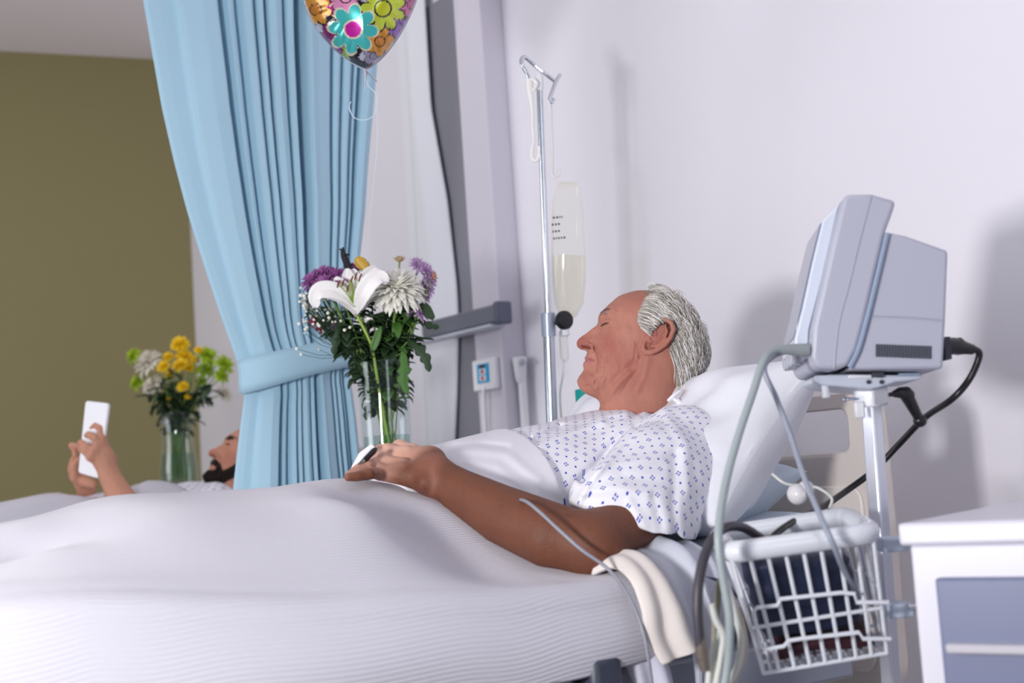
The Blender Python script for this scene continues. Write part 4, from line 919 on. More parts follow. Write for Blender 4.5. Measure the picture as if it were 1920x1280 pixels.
def sleeve_field(p, g=0.0):
    a = J['shoulder']; q = p
    b1 = P(1225, 905, 2.16); b2 = P(1200, 985, 2.06); b3 = P(1250, 985, 2.09); b4 = P(1130, 935, 2.06); b5 = P(1250, 1010, 2.10)
    d = chain(q, [a+np.array([-.01, 0, .0]), b1, b2], [.078-g, .080-g, .066-g])
    d = smin(d, chain(q, [a+np.array([.0, .01, -.005]), P(1262, 925, 2.17), b3, b5], [.074-g, .056-g, .038-g, .028-g]), .05)
    d = smin(d, chain(q, [b1, b4], [.07-g, .050-g]), .05)
    return d
def hem_cut(p):
    x, y, d_ = (960+FPX*((p-CAM) @ RT)/((p-CAM) @ FW), 640-FPX*((p-CAM) @ UP)/((p-CAM) @ FW), (p-CAM) @ FW)
    return x, y, d_
hemN = unit(np.cross(HEM[3]-HEM[0], FW-UP*.35)); hemN = hemN if hemN[2] < 0 else -hemN
def gown_field(p):
    t = torso_field(p, .014)
    s = sleeve_field(p)
    x, y, dd = hem_cut(p)
    fold = np.zeros(len(p)); near = (np.abs(t) < .06) | (np.abs(s) < .06)
    if near.any():
        xs, ys = x[near], y[near]; fo = np.zeros(len(xs))
        for pl_, dep, w_ in GOWN_FOLD: fo += dep*np.exp(-(seg_d2(xs, ys, pl_)/w_)**2)
        fo += .0012*snoise(p[near], 60, 21); fold[near] = fo
    hemy = np.interp(x, [1040, 1082, 1120, 1160, 1222, 1250, 1283, 1320], [955, 952, 957, 970, 1000, 1001, 1010, 1012])
    hem = (y-hemy)*dd/FPX*.9
    inner = sleeve_field(p, .011); s2 = np.maximum(np.maximum(s, hem), -np.maximum(inner, -(hem+.035)))
    d = smin(t, s2, .035)-fold
    d = np.maximum(d, 1.0-p[:, 1])                            # ends under the top sheet
    u, v, c = HS.to(p)                                        # neck opening
    return d
lo = np.array([-2.36, .90, .76]); hi = np.array([-1.50, 1.66, 1.12])
VG, FG = mesh_field(gown_field, lo, hi, .0028)
isS = sleeve_field(VG) < torso_field(VG, .014)-.004
e_t = np.stack([unit((.9, .25, -.38)), unit((-.1, .97, .2))]); e_s = np.stack([unit(np.cross(up_dir, (.75, -.5, .45))), up_dir])
uvT = VG @ e_t.T/.0225; uvS = VG @ e_s.T/.0225
def gown_material(name, pitch=1.0, c1='5f68bc', c2='3b4cb6'):
    m = mat(name, 'e6e6ee', .75, bump=.12, bscale=900); nt = m.node_tree; b = nt.nodes['Principled BSDF']; N = nt.nodes.new; Lk = nt.links.new
    uv = N('ShaderNodeUVMap'); uv.uv_map = 'uv'
    def math_(op, a, b_=None):
        n = N('ShaderNodeMath'); n.operation = op
        for i, q in enumerate((a, b_)):
            if q is None: continue
            if isinstance(q, (int, float)): n.inputs[i].default_value = q
            else: Lk(q, n.inputs[i])
        return n.outputs[0]
    sx = N('ShaderNodeSeparateXYZ'); Lk(uv.outputs[0], sx.inputs[0])
    x, y = sx.outputs[0], sx.outputs[1]
    fx = lambda q, o: math_('SUBTRACT', math_('FRACT', math_('ADD', q, o)), .5)
    # motif: four small squares around a lattice point, dots half a step away
    ax_, ay_ = math_('ABSOLUTE', fx(x, 0)), math_('ABSOLUTE', fx(y, 0))
    mx_ = math_('MAXIMUM', math_('ABSOLUTE', math_('SUBTRACT', ax_, .085)), math_('ABSOLUTE', math_('SUBTRACT', ay_, .085)))
    mot = math_('LESS_THAN', mx_, .058)
    bx_, by_ = fx(x, .5), fx(y, .5)
    dot = math_('LESS_THAN', math_('ADD', math_('MULTIPLY', bx_, bx_), math_('MULTIPLY', by_, by_)), (.0068))
    mixn = N('ShaderNodeMix'); mixn.data_type = 'RGBA'; mixn.inputs[6].default_value = lin('e6e6ee'); mixn.inputs[7].default_value = lin(c1); Lk(mot, mixn.inputs[0])
    mix2 = N('ShaderNodeMix'); mix2.data_type = 'RGBA'; Lk(mixn.outputs[2], mix2.inputs[6]); mix2.inputs[7].default_value = lin(c2); Lk(dot, mix2.inputs[0])
    Lk(mix2.outputs[2], b.inputs['Base Color']); return m
M_gown = gown_material('gown_cloth')
gown = _mesh('gown', VG, FG, M_gown, man, True)
gown['label'] = 'white hospital gown with small blue flower and dot print'
me = gown.data; ul = me.uv_layers.new(name='uv'); vi = np.zeros(len(me.loops), np.int32); me.loops.foreach_get('vertex_index', vi)
fS = isS[vi].reshape(-1, 4).sum(1) >= 2; fS = np.repeat(fS, 4)
ul.data.foreach_set('uv', np.where(fS[:, None], uvS[vi], uvT[vi]).astype(np.float32).ravel())

# tie ends of the gown at the nape
mb = MB(); mb.tube([P(1252, 752, 2.36), P(1262, 744, 2.36), P(1272, 736, 2.365), P(1279, 731, 2.37)], [.006, .010, .009, .004], 10, sm=3, flat=.45)
mb.tube([P(1262, 748, 2.355), P(1271, 752, 2.355), P(1278, 760, 2.355), P(1276, 770, 2.355)], [.005, .009, .008, .004], 10, sm=3, flat=.5)
obj('gown_tie', mb, mat('tie_white', 'eeeef4', .75), man)
# ================================================================== bedding
def tps(pts, vals, smooth=1e-4):
    p = np.asarray(pts, float); v = np.asarray(vals, float); n = len(p)
    K = lambda a, b: (lambda r: r*r*np.log(r+1e-9))(np.linalg.norm(a[:, None]-b[None], axis=2))
    A = np.zeros((n+3, n+3)); A[:n, :n] = K(p, p)+np.eye(n)*smooth; A[:n, n] = 1; A[:n, n+1:] = p; A[n:, :n] = A[:n, n:].T
    w = np.linalg.solve(A, np.concatenate([v, [0]*3]))
    return lambda q: K(np.asarray(q, float), p) @ w[:n]+w[n]+np.asarray(q, float) @ w[n+1:]
def set_uv(o, U):
    me = o.data; l = me.uv_layers.new(name='uv'); vi = np.zeros(len(me.loops), np.int32); me.loops.foreach_get('vertex_index', vi)
    l.data.foreach_set('uv', np.asarray(U, np.float32)[vi].ravel())
def rib_material(name, col, scale, strength, rough=.8, noise=.15):
    m = mat(name, col, rough, var=.02, vscale=3, sheen=.2); nt = m.node_tree; b = nt.nodes['Principled BSDF']
    uv = nt.nodes.new('ShaderNodeUVMap'); uv.uv_map = 'uv'
    w1 = nt.nodes.new('ShaderNodeTexWave'); w1.bands_direction = 'Y'; w1.inputs['Scale'].default_value = scale; w1.inputs['Distortion'].default_value = .6; w1.inputs['Detail Scale'].default_value = 3
    w2 = nt.nodes.new('ShaderNodeTexWave'); w2.bands_direction = 'X'; w2.inputs['Scale'].default_value = scale*1.7; w2.inputs['Distortion'].default_value = .6
    nt.links.new(uv.outputs[0], w1.inputs['Vector']); nt.links.new(uv.outputs[0], w2.inputs['Vector'])
    a = nt.nodes.new('ShaderNodeMath'); a.operation = 'MULTIPLY_ADD'; a.inputs[1].default_value = .3; nt.links.new(w2.outputs['Fac'], a.inputs[0]); nt.links.new(w1.outputs['Fac'], a.inputs[2])
    bp = nt.nodes.new('ShaderNodeBump'); bp.inputs['Strength'].default_value = strength; bp.inputs['Distance'].default_value = .0025
    nt.links.new(a.outputs[0], bp.inputs['Height']); nt.links.new(bp.outputs[0], b.inputs['Normal']); return m
EX = -1.555
ridge = [PX(a, b, BX) for a, b in ((0, 984), (94, 968), (164, 946), (211, 937), (244, 934), (328, 930), (436, 921), (539, 911), (586, 903), (647, 896), (700, 902))]
edge_ = [PX(a, b, EX) for a, b in ((0, 1158), (200, 1150), (400, 1146), (640, 1140), (800, 1132), (960, 1116), (1080, 1098), (1150, 1085), (1200, 1078))]
cp = []
for q in ridge: cp += [q, q+np.array([-.13, 0, -.012]), q+np.array([-.28, 0, -.07])]+([q+np.array([.13, 0, -.010]), q+np.array([.25, 0, -.035])] if q[1] < .86 else [])
for y in np.linspace(-.7, 1.2, 9): cp.append((-2.42, y, .80))
for q in ((-2.0, -.1, .90), (-2.0, -.45, .90), (-2.15, -.4, .885), (-2.0, -.65, .84), (-1.8, -.4, .87), (EX, -.1, edge_[0][2]), (EX, -.7, edge_[0][2]-.02)): cp.append(q)
cp += list(edge_)
for a, b, d in ((700, 915, 2.10), (760, 938, 2.09), (800, 950, 2.075), (860, 1000, 2.04), (920, 1048, 2.0), (1000, 1090, 1.945), (1080, 1100, 1.91), (760, 1010, 2.0), (880, 1080, 1.93), (60, 1060, 1.72), (1150, 1088, 1.915)): cp.append(P(a, b, d))
cp = np.array(cp)
zf = tps(cp[:, :2], cp[:, 2], 4e-4)
NYb, NXb = 230, 110
rows, UVs = [], []
for y in np.linspace(-.72, 1.0, NYb):
    t = (y+.72)/1.72
    xs = np.concatenate([np.linspace(-2.44, EX-.03, NXb)])
    ye = np.interp(xs, [-2.44, -1.95, -1.85, -1.75, -1.68, EX], [1.04, 1.04, 1.06, 1.12, 1.175, 1.235]); yy = y if y < .6 else None
    ys = np.where(y < .6, y, .6+(ye-.6)*(y-.6)/.4)
    z = zf(np.stack([xs, ys], 1))
    z = z+.0035*np.sin(ys*9+xs*5)*np.clip((xs+2.3)/.4, 0, 1)+.002*snoise(np.stack([xs, ys, xs*0], 1), 14, 41)
    z += .010*np.exp(-((xs-(-1.62+.02*np.sin(ys*3)))/.03)**2)*np.clip((.75-ys)/.5, 0, 1)
    row = [(x, q, zz) for x, q, zz in zip(xs, ys, z)]; z_e = z[-1]; yE = ys[-1]
    zh = .672 if yE < 1.05 else .672+.02*(yE-1.05)/.2
    for k in range(1, 40):                                    # roll over the edge and hang
        s = k/39; arc = min(1, s/.22); 
        if s < .22:
            a = arc*math.pi/2; x = EX-.03+.034*math.sin(a); zz = z_e-.03*(1-math.cos(a))
        else:
            q = (s-.22)/.78; x = EX+.004+.016*math.sin(q*math.pi*.9)+.005*math.sin(yE*11+q*2)*q; zz = z_e-.03-(z_e-.03-zh)*q
        row.append((x, yE, zz))
    rows.append(row)
G = np.array(rows); al = np.concatenate([np.zeros((len(G), 1)), np.cumsum(np.linalg.norm(np.diff(G, axis=1), axis=2), axis=1)], 1)
M_blanket = rib_material('woven_blanket', 'c6c5d0', 50, .33)
bl = obj('blanket', MB().grid(G), M_blanket, solid=.006)
set_uv(bl, np.stack([G[:, :, 1].ravel(), al.ravel()], 1)); tag(bl, 'white ribbed woven blanket over the legs of the grey-haired man', 'blanket')

# white top sheet turned back over the belly
SA, SB = P(912, 826, 2.42), P(1125, 955, 2.06)
sn = unit(np.cross(SB-SA, np.array([0, .12, -1.0]))); sn = sn if sn[1] > 0 else -sn
def sheet_field(p):
    x, y, dd = hem_cut(p)
    fo = np.zeros(len(p))
    for pl_, dep, w_ in (([(830, 850), (880, 842), (950, 850), (1010, 900)], .0025, 10), ([(850, 862), (930, 872), (1000, 925)], .002, 10), ([(835, 838), (900, 832), (950, 838)], -.003, 6), ([(900, 900), (980, 935), (1060, 955)], .003, 9)): fo += dep*np.exp(-(seg_d2(x, y, pl_)/w_)**2)
    d = torso_field(p, .021)-fo-.0015*snoise(p, 40, 8)
    bend = (p-SA) @ sn-.006*np.sin(((p-SA) @ unit(SB-SA))/np.linalg.norm(SB-SA)*math.pi)
    ar = unit(np.array([J['elbow'][1]-J['wrist'][1], -(J['elbow'][0]-J['wrist'][0]), 0])); side = (p-J['wrist']) @ (ar if ar[0] > 0 else -ar)-.004
    return np.maximum(np.maximum(np.maximum(d, bend), side), np.maximum(.955-p[:, 1]+.3*np.maximum(0, -1.9-p[:, 0]), .80-p[:, 2]))
VS, FS = mesh_field(sheet_field, (-2.36, .84, .78), (-1.55, 1.36, 1.10), .0032)
sh = _mesh('top_sheet', VS, FS, mat('white_sheet', 'dfdee6', .8, bump=.15, bscale=600), None, True)
tag(sh, 'smooth white top sheet folded back over the belly of the grey-haired man', 'sheet')

# pillow
def pillow(name, C, axb, L, Wd, T, m, label, dent=None, cat='pillow'):
    b = unit(axb); a = np.array([1., 0, 0]); c = np.cross(a, b); c = c if c[2] > 0 else -c
    n = 56; vs = []; u_ = np.sin(np.linspace(-math.pi/2, math.pi/2, n))
    top, bot = [], []
    for i, u in enumerate(u_):
        rt, rb_ = [], []
        for v in np.sin(np.linspace(-math.pi/2, math.pi/2, 44)):
            th = T/2*(max(0, 1-abs(u)**3.2)**.55)*(max(0, 1-abs(v)**3.2)**.55)
            pin = 1-.10*(1-abs(u)**2)*(abs(v)**3); pin2 = 1-.07*(1-abs(v)**2)*abs(u)**3
            q = np.asarray(C)+a*u*L/2*pin2+b*v*Wd/2*pin
            w_ = (.006*math.sin(9*v+5*u)+.006*math.exp(-((v+.25+.1*u)/.05)**2)-.007*math.exp(-((v+.33+.08*u)/.05)**2)+.005*math.exp(-((v+.62-.15*u)/.05)**2)-.004*math.exp(-((v-.5+.2*u)/.06)**2))*(1-abs(u)**4)*(1-v**4)+.004*math.sin(15*u-8*v+1)*(1-abs(v)**4)
            up = th+w_*(th > .01)
            if dent is not None: up -= dent[1]*math.exp(-(np.linalg.norm(q-dent[0])/dent[2])**2)
            rt.append(q+c*up); rb_.append(q-c*(th*1.55+.5*w_*(th > .01)))
        top.append(rt); bot.append(rb_[::-1])
    G = np.concatenate([np.array(top), np.array(bot)[:, 1:-1]], 1)
    mb = MB().grid(G, close=True); o = obj(name, mb, m, sub=0); 
    tag(o, label, cat); return o
M_pil = mat('pillow_case', 'e0e2ea', .75, bump=.12, bscale=500)
pb_, pt_ = PX(1305, 972, -1.66), PX(1490, 690, -1.66)
mid = (pb_+pt_)/2; cpil = np.array([-1.925, mid[1]+.005, mid[2]])
pil = pillow('pillow', cpil, pt_-pb_, .64, np.linalg.norm(pt_-pb_)*1.10, .15, M_pil, 'plump white pillow propped behind the head of the grey-haired man', (np.array([-1.95, 1.45, 1.03]), .05, .16))
pil2 = pillow('pillow', np.array([-2.0, 1.50, .885]), np.array([0, 1, .2]), .57, .32, .12, mat('pillow_case_blue', 'c9d6e3', .75, bump=.12, bscale=500), 'flat pale blue pillow underneath the plump white pillow')
pil['group'] = pil2['group'] = 'pillows stacked at the bed head'
# draped cloths at the mattress edge
def drape(name, left, right, m, label, cat, fold=.008, nf=2.5, nu=26, solid=.005, ph=0.):
    A_ = np.array(smooth_path([P(*q) for q in left], 8)); B_ = np.array(smooth_path([P(*q) for q in right], 8))
    n = min(len(A_), len(B_)); A_ = A_[np.linspace(0, len(A_)-1, n).astype(int)]; B_ = B_[np.linspace(0, len(B_)-1, n).astype(int)]
    G = []
    for i in range(n):
        T_ = unit(A_[min(i+1, n-1)]-A_[max(i-1, 0)]+B_[min(i+1, n-1)]-B_[max(i-1, 0)]); nr = unit(np.cross(T_, B_[i]-A_[i])); nr = nr if nr @ FW < 0 else -nr
        G.append([A_[i]*(1-t)+B_[i]*t+nr*(.016*math.sin(math.pi*t)+fold*math.sin(nf*2*math.pi*t+ph+1.2*i/n)*min(1, .3+i/n)) for t in np.linspace(0, 1, nu)])
    o = obj(name, MB().grid(G), m, solid=solid); tag(o, label, cat); return o
drape('drawsheet', [(1150, 1040, 2.03), (1218, 1068, 1.965), (1270, 1150, 1.93), (1292, 1230, 1.925), (1296, 1310, 1.925)], [(1290, 1018, 2.06), (1335, 1055, 2.005), (1348, 1130, 1.97), (1352, 1210, 1.96), (1352, 1310, 1.96)], mat('draw_sheet_cloth', 'c8ccd9', .8), 'pale grey-white draw sheet hanging off the mattress behind the cream towel', 'sheet', .012, 2.2)
tw_ = drape('towel', [(1112, 1078, 1.945), (1150, 1066, 1.925), (1180, 1092, 1.875), (1198, 1140, 1.855), (1208, 1195, 1.85), (1236, 1246, 1.85)], [(1168, 1044, 1.99), (1212, 1056, 1.955), (1246, 1100, 1.91), (1276, 1150, 1.895), (1298, 1195, 1.89), (1308, 1214, 1.89)], mat('cream_towel', 'e3dcd8', .9, bump=.4, bscale=700), 'cream towel draped over the mattress edge by the elbow', 'towel', .007, 1.6, solid=.008)
drape('underblanket', [(1150, 1226, 1.90), (1170, 1245, 1.895), (1185, 1280, 1.895), (1190, 1310, 1.895)], [(1225, 1222, 1.92), (1250, 1245, 1.915), (1262, 1280, 1.915), (1268, 1310, 1.915)], mat('lavender_cloth', 'c9c9da', .8), 'pale lavender cloth corner hanging below the cream towel', 'cloth', .008, 1.5)

# finger clip on the index finger
cl0, cl1 = P(664, 876, 2.125), P(700, 840, 2.15)
ax1 = unit(cl1-cl0); ax3 = unit(np.cross(ax1, FW)); ax3 = ax3 if ax3[2] > 0 else -ax3; ax2 = np.cross(ax3, ax1)
Lc = np.linalg.norm(cl1-cl0)
ocl = thing('finger_clip', 'white and black oximeter clip on the finger of the grey-haired man', 'finger clip', (cl0+cl1)/2)
mb = MB(); mb.tube([cl0-ax1*.003, cl0+ax1*.008, (cl0+cl1)/2+ax3*.003, cl1+ax3*.002], [.004, .0075, .009, .007], 14, flat=.8); obj('white_jaw', mb, M_white, ocl)
mb = MB(); mb.tube([P(672, 872, 2.105), P(684, 862, 2.105), P(700, 846, 2.115), P(704, 842, 2.12)], [.0028, .005, .0058, .004], 12, flat=.8); obj('black_jaw', mb, M_dark, ocl)
obj('chrome_lip', MB().tube([P(672, 871.5, 2.100), P(684, 861.5, 2.099)], [.002, .0022], 8), M_steel, ocl)
# ================================================================== vases and flowers
M_glass = clear('vase_glass', 'f4fafc', .03, .02, 'f8fbfb', True); M_water = clear('vase_water', 'eef6f6', .03, .02, 'e9f2f0', True)
M_leafd = mat('leaf_dark_green', '263f22', .5, var=.25, vscale=60); M_leafm = mat('leaf_green', '44702c', .5, var=.25, vscale=60); M_leafl = mat('leaf_lime', '8fae2e', .5, var=.2, vscale=60)
M_stem = mat('stem_green', '6f8f45', .5, var=.2, vscale=90); M_stemb = mat('stem_brown_green', '6a6350', .55, var=.2, vscale=90)
M_lily = mat('lily_white', 'f4f1f0', .45, sss=.1); M_mum = mat('chrysanthemum_white', 'f3f2e8', .5); M_purp = mat('chrysanthemum_purple', '9c5c9c', .55, var=.3, vscale=120); M_lav = mat('aster_lavender', 'c2a2cc', .55, var=.15, vscale=120)
M_mag = mat('carnation_magenta', 'a81a5a', .55, var=.2, vscale=120); M_yel = mat('chrysanthemum_yellow', 'f0c80a', .5, var=.12, vscale=120); M_ywht = mat('chrysanthemum_cream', 'e9e3d6', .55); M_grn = mat('chrysanthemum_green', 'a4c21c', .5, var=.2, vscale=80)
def frame_of(axis):
    t = unit(axis); a = unit(np.cross(t, (0, 0, 1) if abs(t[2]) < .9 else (1, 0, 0))); return a, np.cross(t, a), t
def petal(mb, p0, d0, nrm, L, w, curl=.6, cup=.3, n=6, tip=.3, pts=None):
    d0 = unit(d0); nrm = unit(nrm-d0*(nrm @ d0)); s = np.cross(d0, nrm); q = np.asarray(p0, float).copy(); rows = []; a = 0
    for i in range(n+1):
        t = i/n; d = d0*math.cos(a)+nrm*math.sin(a); nn = -d0*math.sin(a)+nrm*math.cos(a)
        hw = w*(math.sin(math.pi*min(.97, (.12+.80*t)))**.8)*(1 if t < .8 else 1-(t-.8)*4*(1-tip)+0)
        hw = max(hw, w*.08)
        rows.append([q-s*hw+nn*cup*hw, q, q+s*hw+nn*cup*hw])
        q = q+d*L/n; a += curl/n
    mb.grid(rows)
def bloom(mb, c, axis, R, layers, npet, w=.16, curl=-.9, rng=None, open_=1.35, inner=.15, jit=.12):
    rng = rng or random; a, b, t = frame_of(axis); c = np.asarray(c, float)
    for l in range(layers):
        f = l/max(1, layers-1); el = inner+(open_-inner)*f; n = max(5, int(npet*(.45+.55*f)))
        for k in range(n):
            ph = 2*math.pi*(k+.5*(l % 2))/n+rng.uniform(-jit, jit); e2_ = el+rng.uniform(-jit, jit)
            rad = a*math.cos(ph)+b*math.sin(ph); d = t*math.cos(e2_)+rad*math.sin(e2_)
            petal(mb, c+rad*R*.06, d, t*math.sin(e2_)-rad*math.cos(e2_), R*(.72+.3*f)*rng.uniform(.9, 1.08), R*w, curl, .35, 5)
def leafblade(mb, p0, d, up, L, w, droop=.8, lobes=0, n=10):
    d = unit(d); up = unit(np.asarray(up)-d*(np.asarray(up) @ d)); s = np.cross(d, up); q = np.asarray(p0, float).copy(); a = 0; rows = []
    for i in range(n+1):
        t = i/n; dd = d*math.cos(a)-up*math.sin(a); nn = d*math.sin(a)+up*math.cos(a)
        hw = w*math.sin(math.pi*(.04+.94*t))**.8
        if lobes: hw *= .62+.48*abs(math.sin(lobes*math.pi*t))
        rows.append([q-s*hw+nn*hw*.35, q-s*hw*.5+nn*hw*.12, q, q+s*hw*.5+nn*hw*.12, q+s*hw+nn*hw*.35]); q = q+dd*L/n; a += droop/n
    mb.grid(rows)
NEARG, FARG = 'flowers in the near vase', 'flowers in the far vase'
DN = 2.91
def vase(name, px, ytop, d, prof, zb, label, water):
    c = P(px, ytop, d); t = thing(name, label, 'vase', (c[0], c[1], zb), 'glass flower vases'); H = c[2]-zb
    outer = [(r, h*H) for r, h in prof]; inn = [(max(.004, r-.003), h*H) for r, h in prof[::-1] if h > .03]
    obj('glass', MB().lathe([(.002, 0)]+outer+inn+[(.002, .012)], (c[0], c[1], zb), n=48, caps=False), M_glass, t)
    obj('rim', MB().tube([np.array([c[0]+prof[-1][0]*math.cos(q), c[1]+prof[-1][0]*math.sin(q), zb+H]) for q in np.linspace(0, 2*math.pi, 48)], .0014, 6, caps=False), M_glass, t)
    wr = [(max(.003, r-.004), h*H) for r, h in prof if .03 <= h <= water]
    ww = np.interp(water, [h for r, h in prof], [r for r, h in prof])-.004
    obj('water', MB().lathe([(.002, .013)]+wr+[(ww, water*H), (.002, water*H)], (c[0], c[1], zb), n=48, caps=False), M_water, t)
    return t, c, H
z_loc = .862
v1, vc, vH = vase('vase', 717, 679, DN, [(.047, 0), (.050, .05), (.0515, .4), (.053, .75), (.055, 1)], z_loc, 'clear straight glass vase holding the near bouquet behind the hand', (P(726, 817, DN)[2]-z_loc)/(P(717, 679, DN)[2]-z_loc))
# the locker that carries it
lk = thing('bedside_locker', 'white bedside locker hidden behind the near bed carrying the near vase', 'locker', (vc[0]-.02, vc[1]-.04, 0))
obj('top', MB().box((vc[0]-.02, vc[1]-.04, z_loc-.012), (.40, .42, .024)), M_cab, lk, bevel=.004)
obj('carcass', MB().box((vc[0]-.02, vc[1]-.04, (z_loc-.024)/2+.03), (.38, .40, z_loc-.084)), M_cab, lk, bevel=.003)
dr = obj('drawer', MB().box((vc[0]-.02, vc[1]-.245, z_loc-.15), (.34, .016, .14)), M_draw, lk, bevel=.002); obj('handle', MB().box((vc[0]-.02, vc[1]-.26, z_loc-.15), (.2, .016, .012)), M_steel, dr)
KN = P(727, 822, DN)                                        # where the near stems cross
rg = random.Random(11)
def foot_near(): return KN+np.array([rg.uniform(-.014, .014), rg.uniform(-.014, .014), -.05-rg.uniform(0, .06)])
def stem_pts(p, via=None):
    p = np.asarray(p, float); k = KN+np.array([rg.uniform(-.012, .012), rg.uniform(-.012, .012), 0]); m_ = np.array([vc[0], vc[1], z_loc+vH*.98])+ (p-np.array([vc[0], vc[1], p[2]]))*.42
    l = np.linalg.norm((m_-vc)[:2]); 
    if l > .042: m_[:2] = vc[:2]+(m_-vc)[:2]*.042/l
    return smooth_path([p]+([np.asarray(via)] if via is not None else [])+[m_, k, k+(k-m_)*.25], 6)
def flower(name, label, p, mb, m, stem_r=.0021, sm=M_stem, extra=None, group=NEARG, via=None, part='bloom', stem=True, pts=None):
    t = thing(name, label, 'flower', p, group)
    obj(part, mb, m, t, solid=.0006)
    if stem: obj('stem', MB().tube(pts or stem_pts(p, via), stem_r, 7), sm, t)
    return t
# lily
lb = P(668, 588, DN-.05); mbl = MB()
def petal_path(mb, pts, w, cupn, n=5):
    sp = smooth_path([P(*q) for q in pts], 6); m_ = len(sp); rows = []
    for i, q in enumerate(sp):
        t = i/(m_-1); T_ = unit(sp[min(i+1, m_-1)]-sp[max(i-1, 0)]); s = unit(np.cross(T_, cupn)); nn = np.cross(s, T_)
        hw = w*max(.10, math.sin(math.pi*(.07+.88*t))**.9)
        rows.append([q+s*hw*x+nn*hw*(x*x*.55+.10*math.cos(x*6)) for x in np.linspace(-1, 1, 9)])
    mb.grid(rows)
toward = -FW
petal_path(mbl, [(668, 588, DN-.05), (655, 572, DN-.065), (632, 556, DN-.08), (606, 550, DN-.09), (594, 558, DN-.09), (592, 576, DN-.085)], .023, toward*.9+np.array([0, 0, .6]))
petal_path(mbl, [(668, 588, DN-.05), (677, 570, DN-.075), (688, 548, DN-.09), (702, 529, DN-.095), (716, 522, DN-.09), (727, 530, DN-.085)], .0205, toward+np.array([0, 0, .3])-RT*.3)
petal_path(mbl, [(668, 588, DN-.04), (664, 560, DN-.03), (655, 530, DN-.02), (651, 503, DN-.025)], .019, toward)
petal_path(mbl, [(668, 588, DN-.04), (672, 560, DN-.03), (668, 530, DN-.015), (661, 504, DN-.01)], .018, toward)
petal_path(mbl, [(668, 588, DN-.04), (682, 555, DN-.02), (694, 520, DN-.0), (708, 502, DN+.01)], .022, toward)
petal_path(mbl, [(668, 588, DN-.045), (656, 562, DN-.04), (640, 535, DN-.04), (628, 520, DN-.04)], .015, toward)
lily = thing('lily', 'large white lily with brown stamens at the front of the near bouquet', 'flower', lb, NEARG)
obj('petals', mbl, M_lily, lily, solid=.0009)
mb = MB()
st_tips = [(634, 532), (643, 530), (659, 524), (667, 517), (675, 520), (652, 540)]
for a, b in st_tips: mb.tube([P(664, 572, DN-.055), P((664+a)/2+2, (572+b)/2, DN-.075), P(a, b, DN-.085)], .0009, 6, sm=4)
obj('filaments', mb, M_leafl, lily)
for a, b in st_tips: obj('anther', MB().tube([P(a-2, b+7, DN-.085), P(a, b, DN-.087), P(a+3, b-7, DN-.085)], [.0012, .0019, .0012], 8), bpy.data.materials.get('anther_brown') or mat('anther_brown', '6e3018', .7), lily)
obj('pistil', MB().tube([P(666, 575, DN-.06), P(660, 545, DN-.08), P(656, 528, DN-.09)], [.002, .0016, .0026], 8, sm=4), M_leafl, lily)
lpts = smooth_path([P(668, 589, DN-.05), P(680, 612, DN-.05), P(697, 650, DN-.045), P(706, 700, DN-.04), P(714, 750, DN-.03), P(727, 818, DN-.015), P(732, 850, DN-.01)], 6)
obj('stem', MB().tube(lpts, .0030, 9), mat('lily_stem', '9cb84e', .45), lily)
lf = MB()
leafblade(lf, P(697, 662, DN-.05), P(712, 615, DN-.06)-P(697, 662, DN-.05), toward, .060, .0085, .5); leafblade(lf, P(692, 640, DN-.045), P(660, 618, DN-.05)-P(692, 640, DN-.045), UP, .05, .006, 1.6)
obj('leaves', lf, M_leafm, lily, solid=.0006)
# big white chrysanthemum
p = P(744, 545, DN-.02); mb = MB(); rg2 = random.Random(3)
bloom(mb, p, unit(toward*.55+np.array([0, 0, 1.])+RT*.1), .062, 7, 34, .105, -.8, rg2, 1.75, .1, .14)
ch_ = flower('chrysanthemum', 'large shaggy white chrysanthemum on the right of the near bouquet', p, mb, M_mum, .0026)
# purple chrysanthemums
for (x, y, R, dz), lb_ in zip([(588, 520, 20, -.01), (606, 511, 20, .0), (628, 513, 20, .0), (607, 527, 19, -.03), (632, 529, 16, -.03), (660, 500, 12, .03)],
    ['purple chrysanthemum at the far left end of the near bouquet', 'purple chrysanthemum second from the left, top of the near bouquet', 'purple chrysanthemum above and left of the white lily', 'purple chrysanthemum just above the baby\'s breath in the near bouquet', 'purple chrysanthemum touching the left side of the lily', 'deep purple chrysanthemum below the dark spike in the near bouquet']):
    p = P(x, y, DN+dz); mb = MB(); bloom(mb, p-np.array([0, 0, R/900*.4]), unit(np.array([0, 0, 1.])+toward*.7+RT*((x-640)/90.)), R/660., 5, 22, .13, -.5, rg2, 1.5, .2, .2)
    flower('chrysanthemum', lb_, p, mb, M_purp)
# lavender asters
for (x, y, R), lb_ in zip([(783, 499, 13), (798, 507, 12), (803, 524, 13), (800, 541, 12), (793, 558, 11), (788, 587, 13), (762, 585, 8), (628, 612, 9)],
    ['pale lavender aster topmost on the right of the near bouquet', 'pinkish lavender aster second from the top on the right', 'lavender aster at the far right edge of the near bouquet', 'lavender aster right beside the white chrysanthemum petals', 'lavender aster below the right edge of the white chrysanthemum', 'lavender aster lowest on the right, beside the drooping leaf', 'small lavender aster under the white chrysanthemum', 'small lavender aster left of the vase below the baby\'s breath']):
    p = P(x, y, DN+rg2.uniform(-.02, .03)); mb = MB(); bloom(mb, p, unit(np.array([0, 0, .7])+toward*.7+RT*((x-720)/80.)), R/600., 4, 18, .13, -.3, rg2, 1.5, .3, .2)
    t = flower('aster', lb_, p, mb, M_lav, .0014)
    obj('eye', MB().ball(p+unit(np.array([0, 0, .7])+toward*.7+RT*((x-720)/80.))*R/4300., R/3600., sc=(1, 1, .8)), M_yel, t)
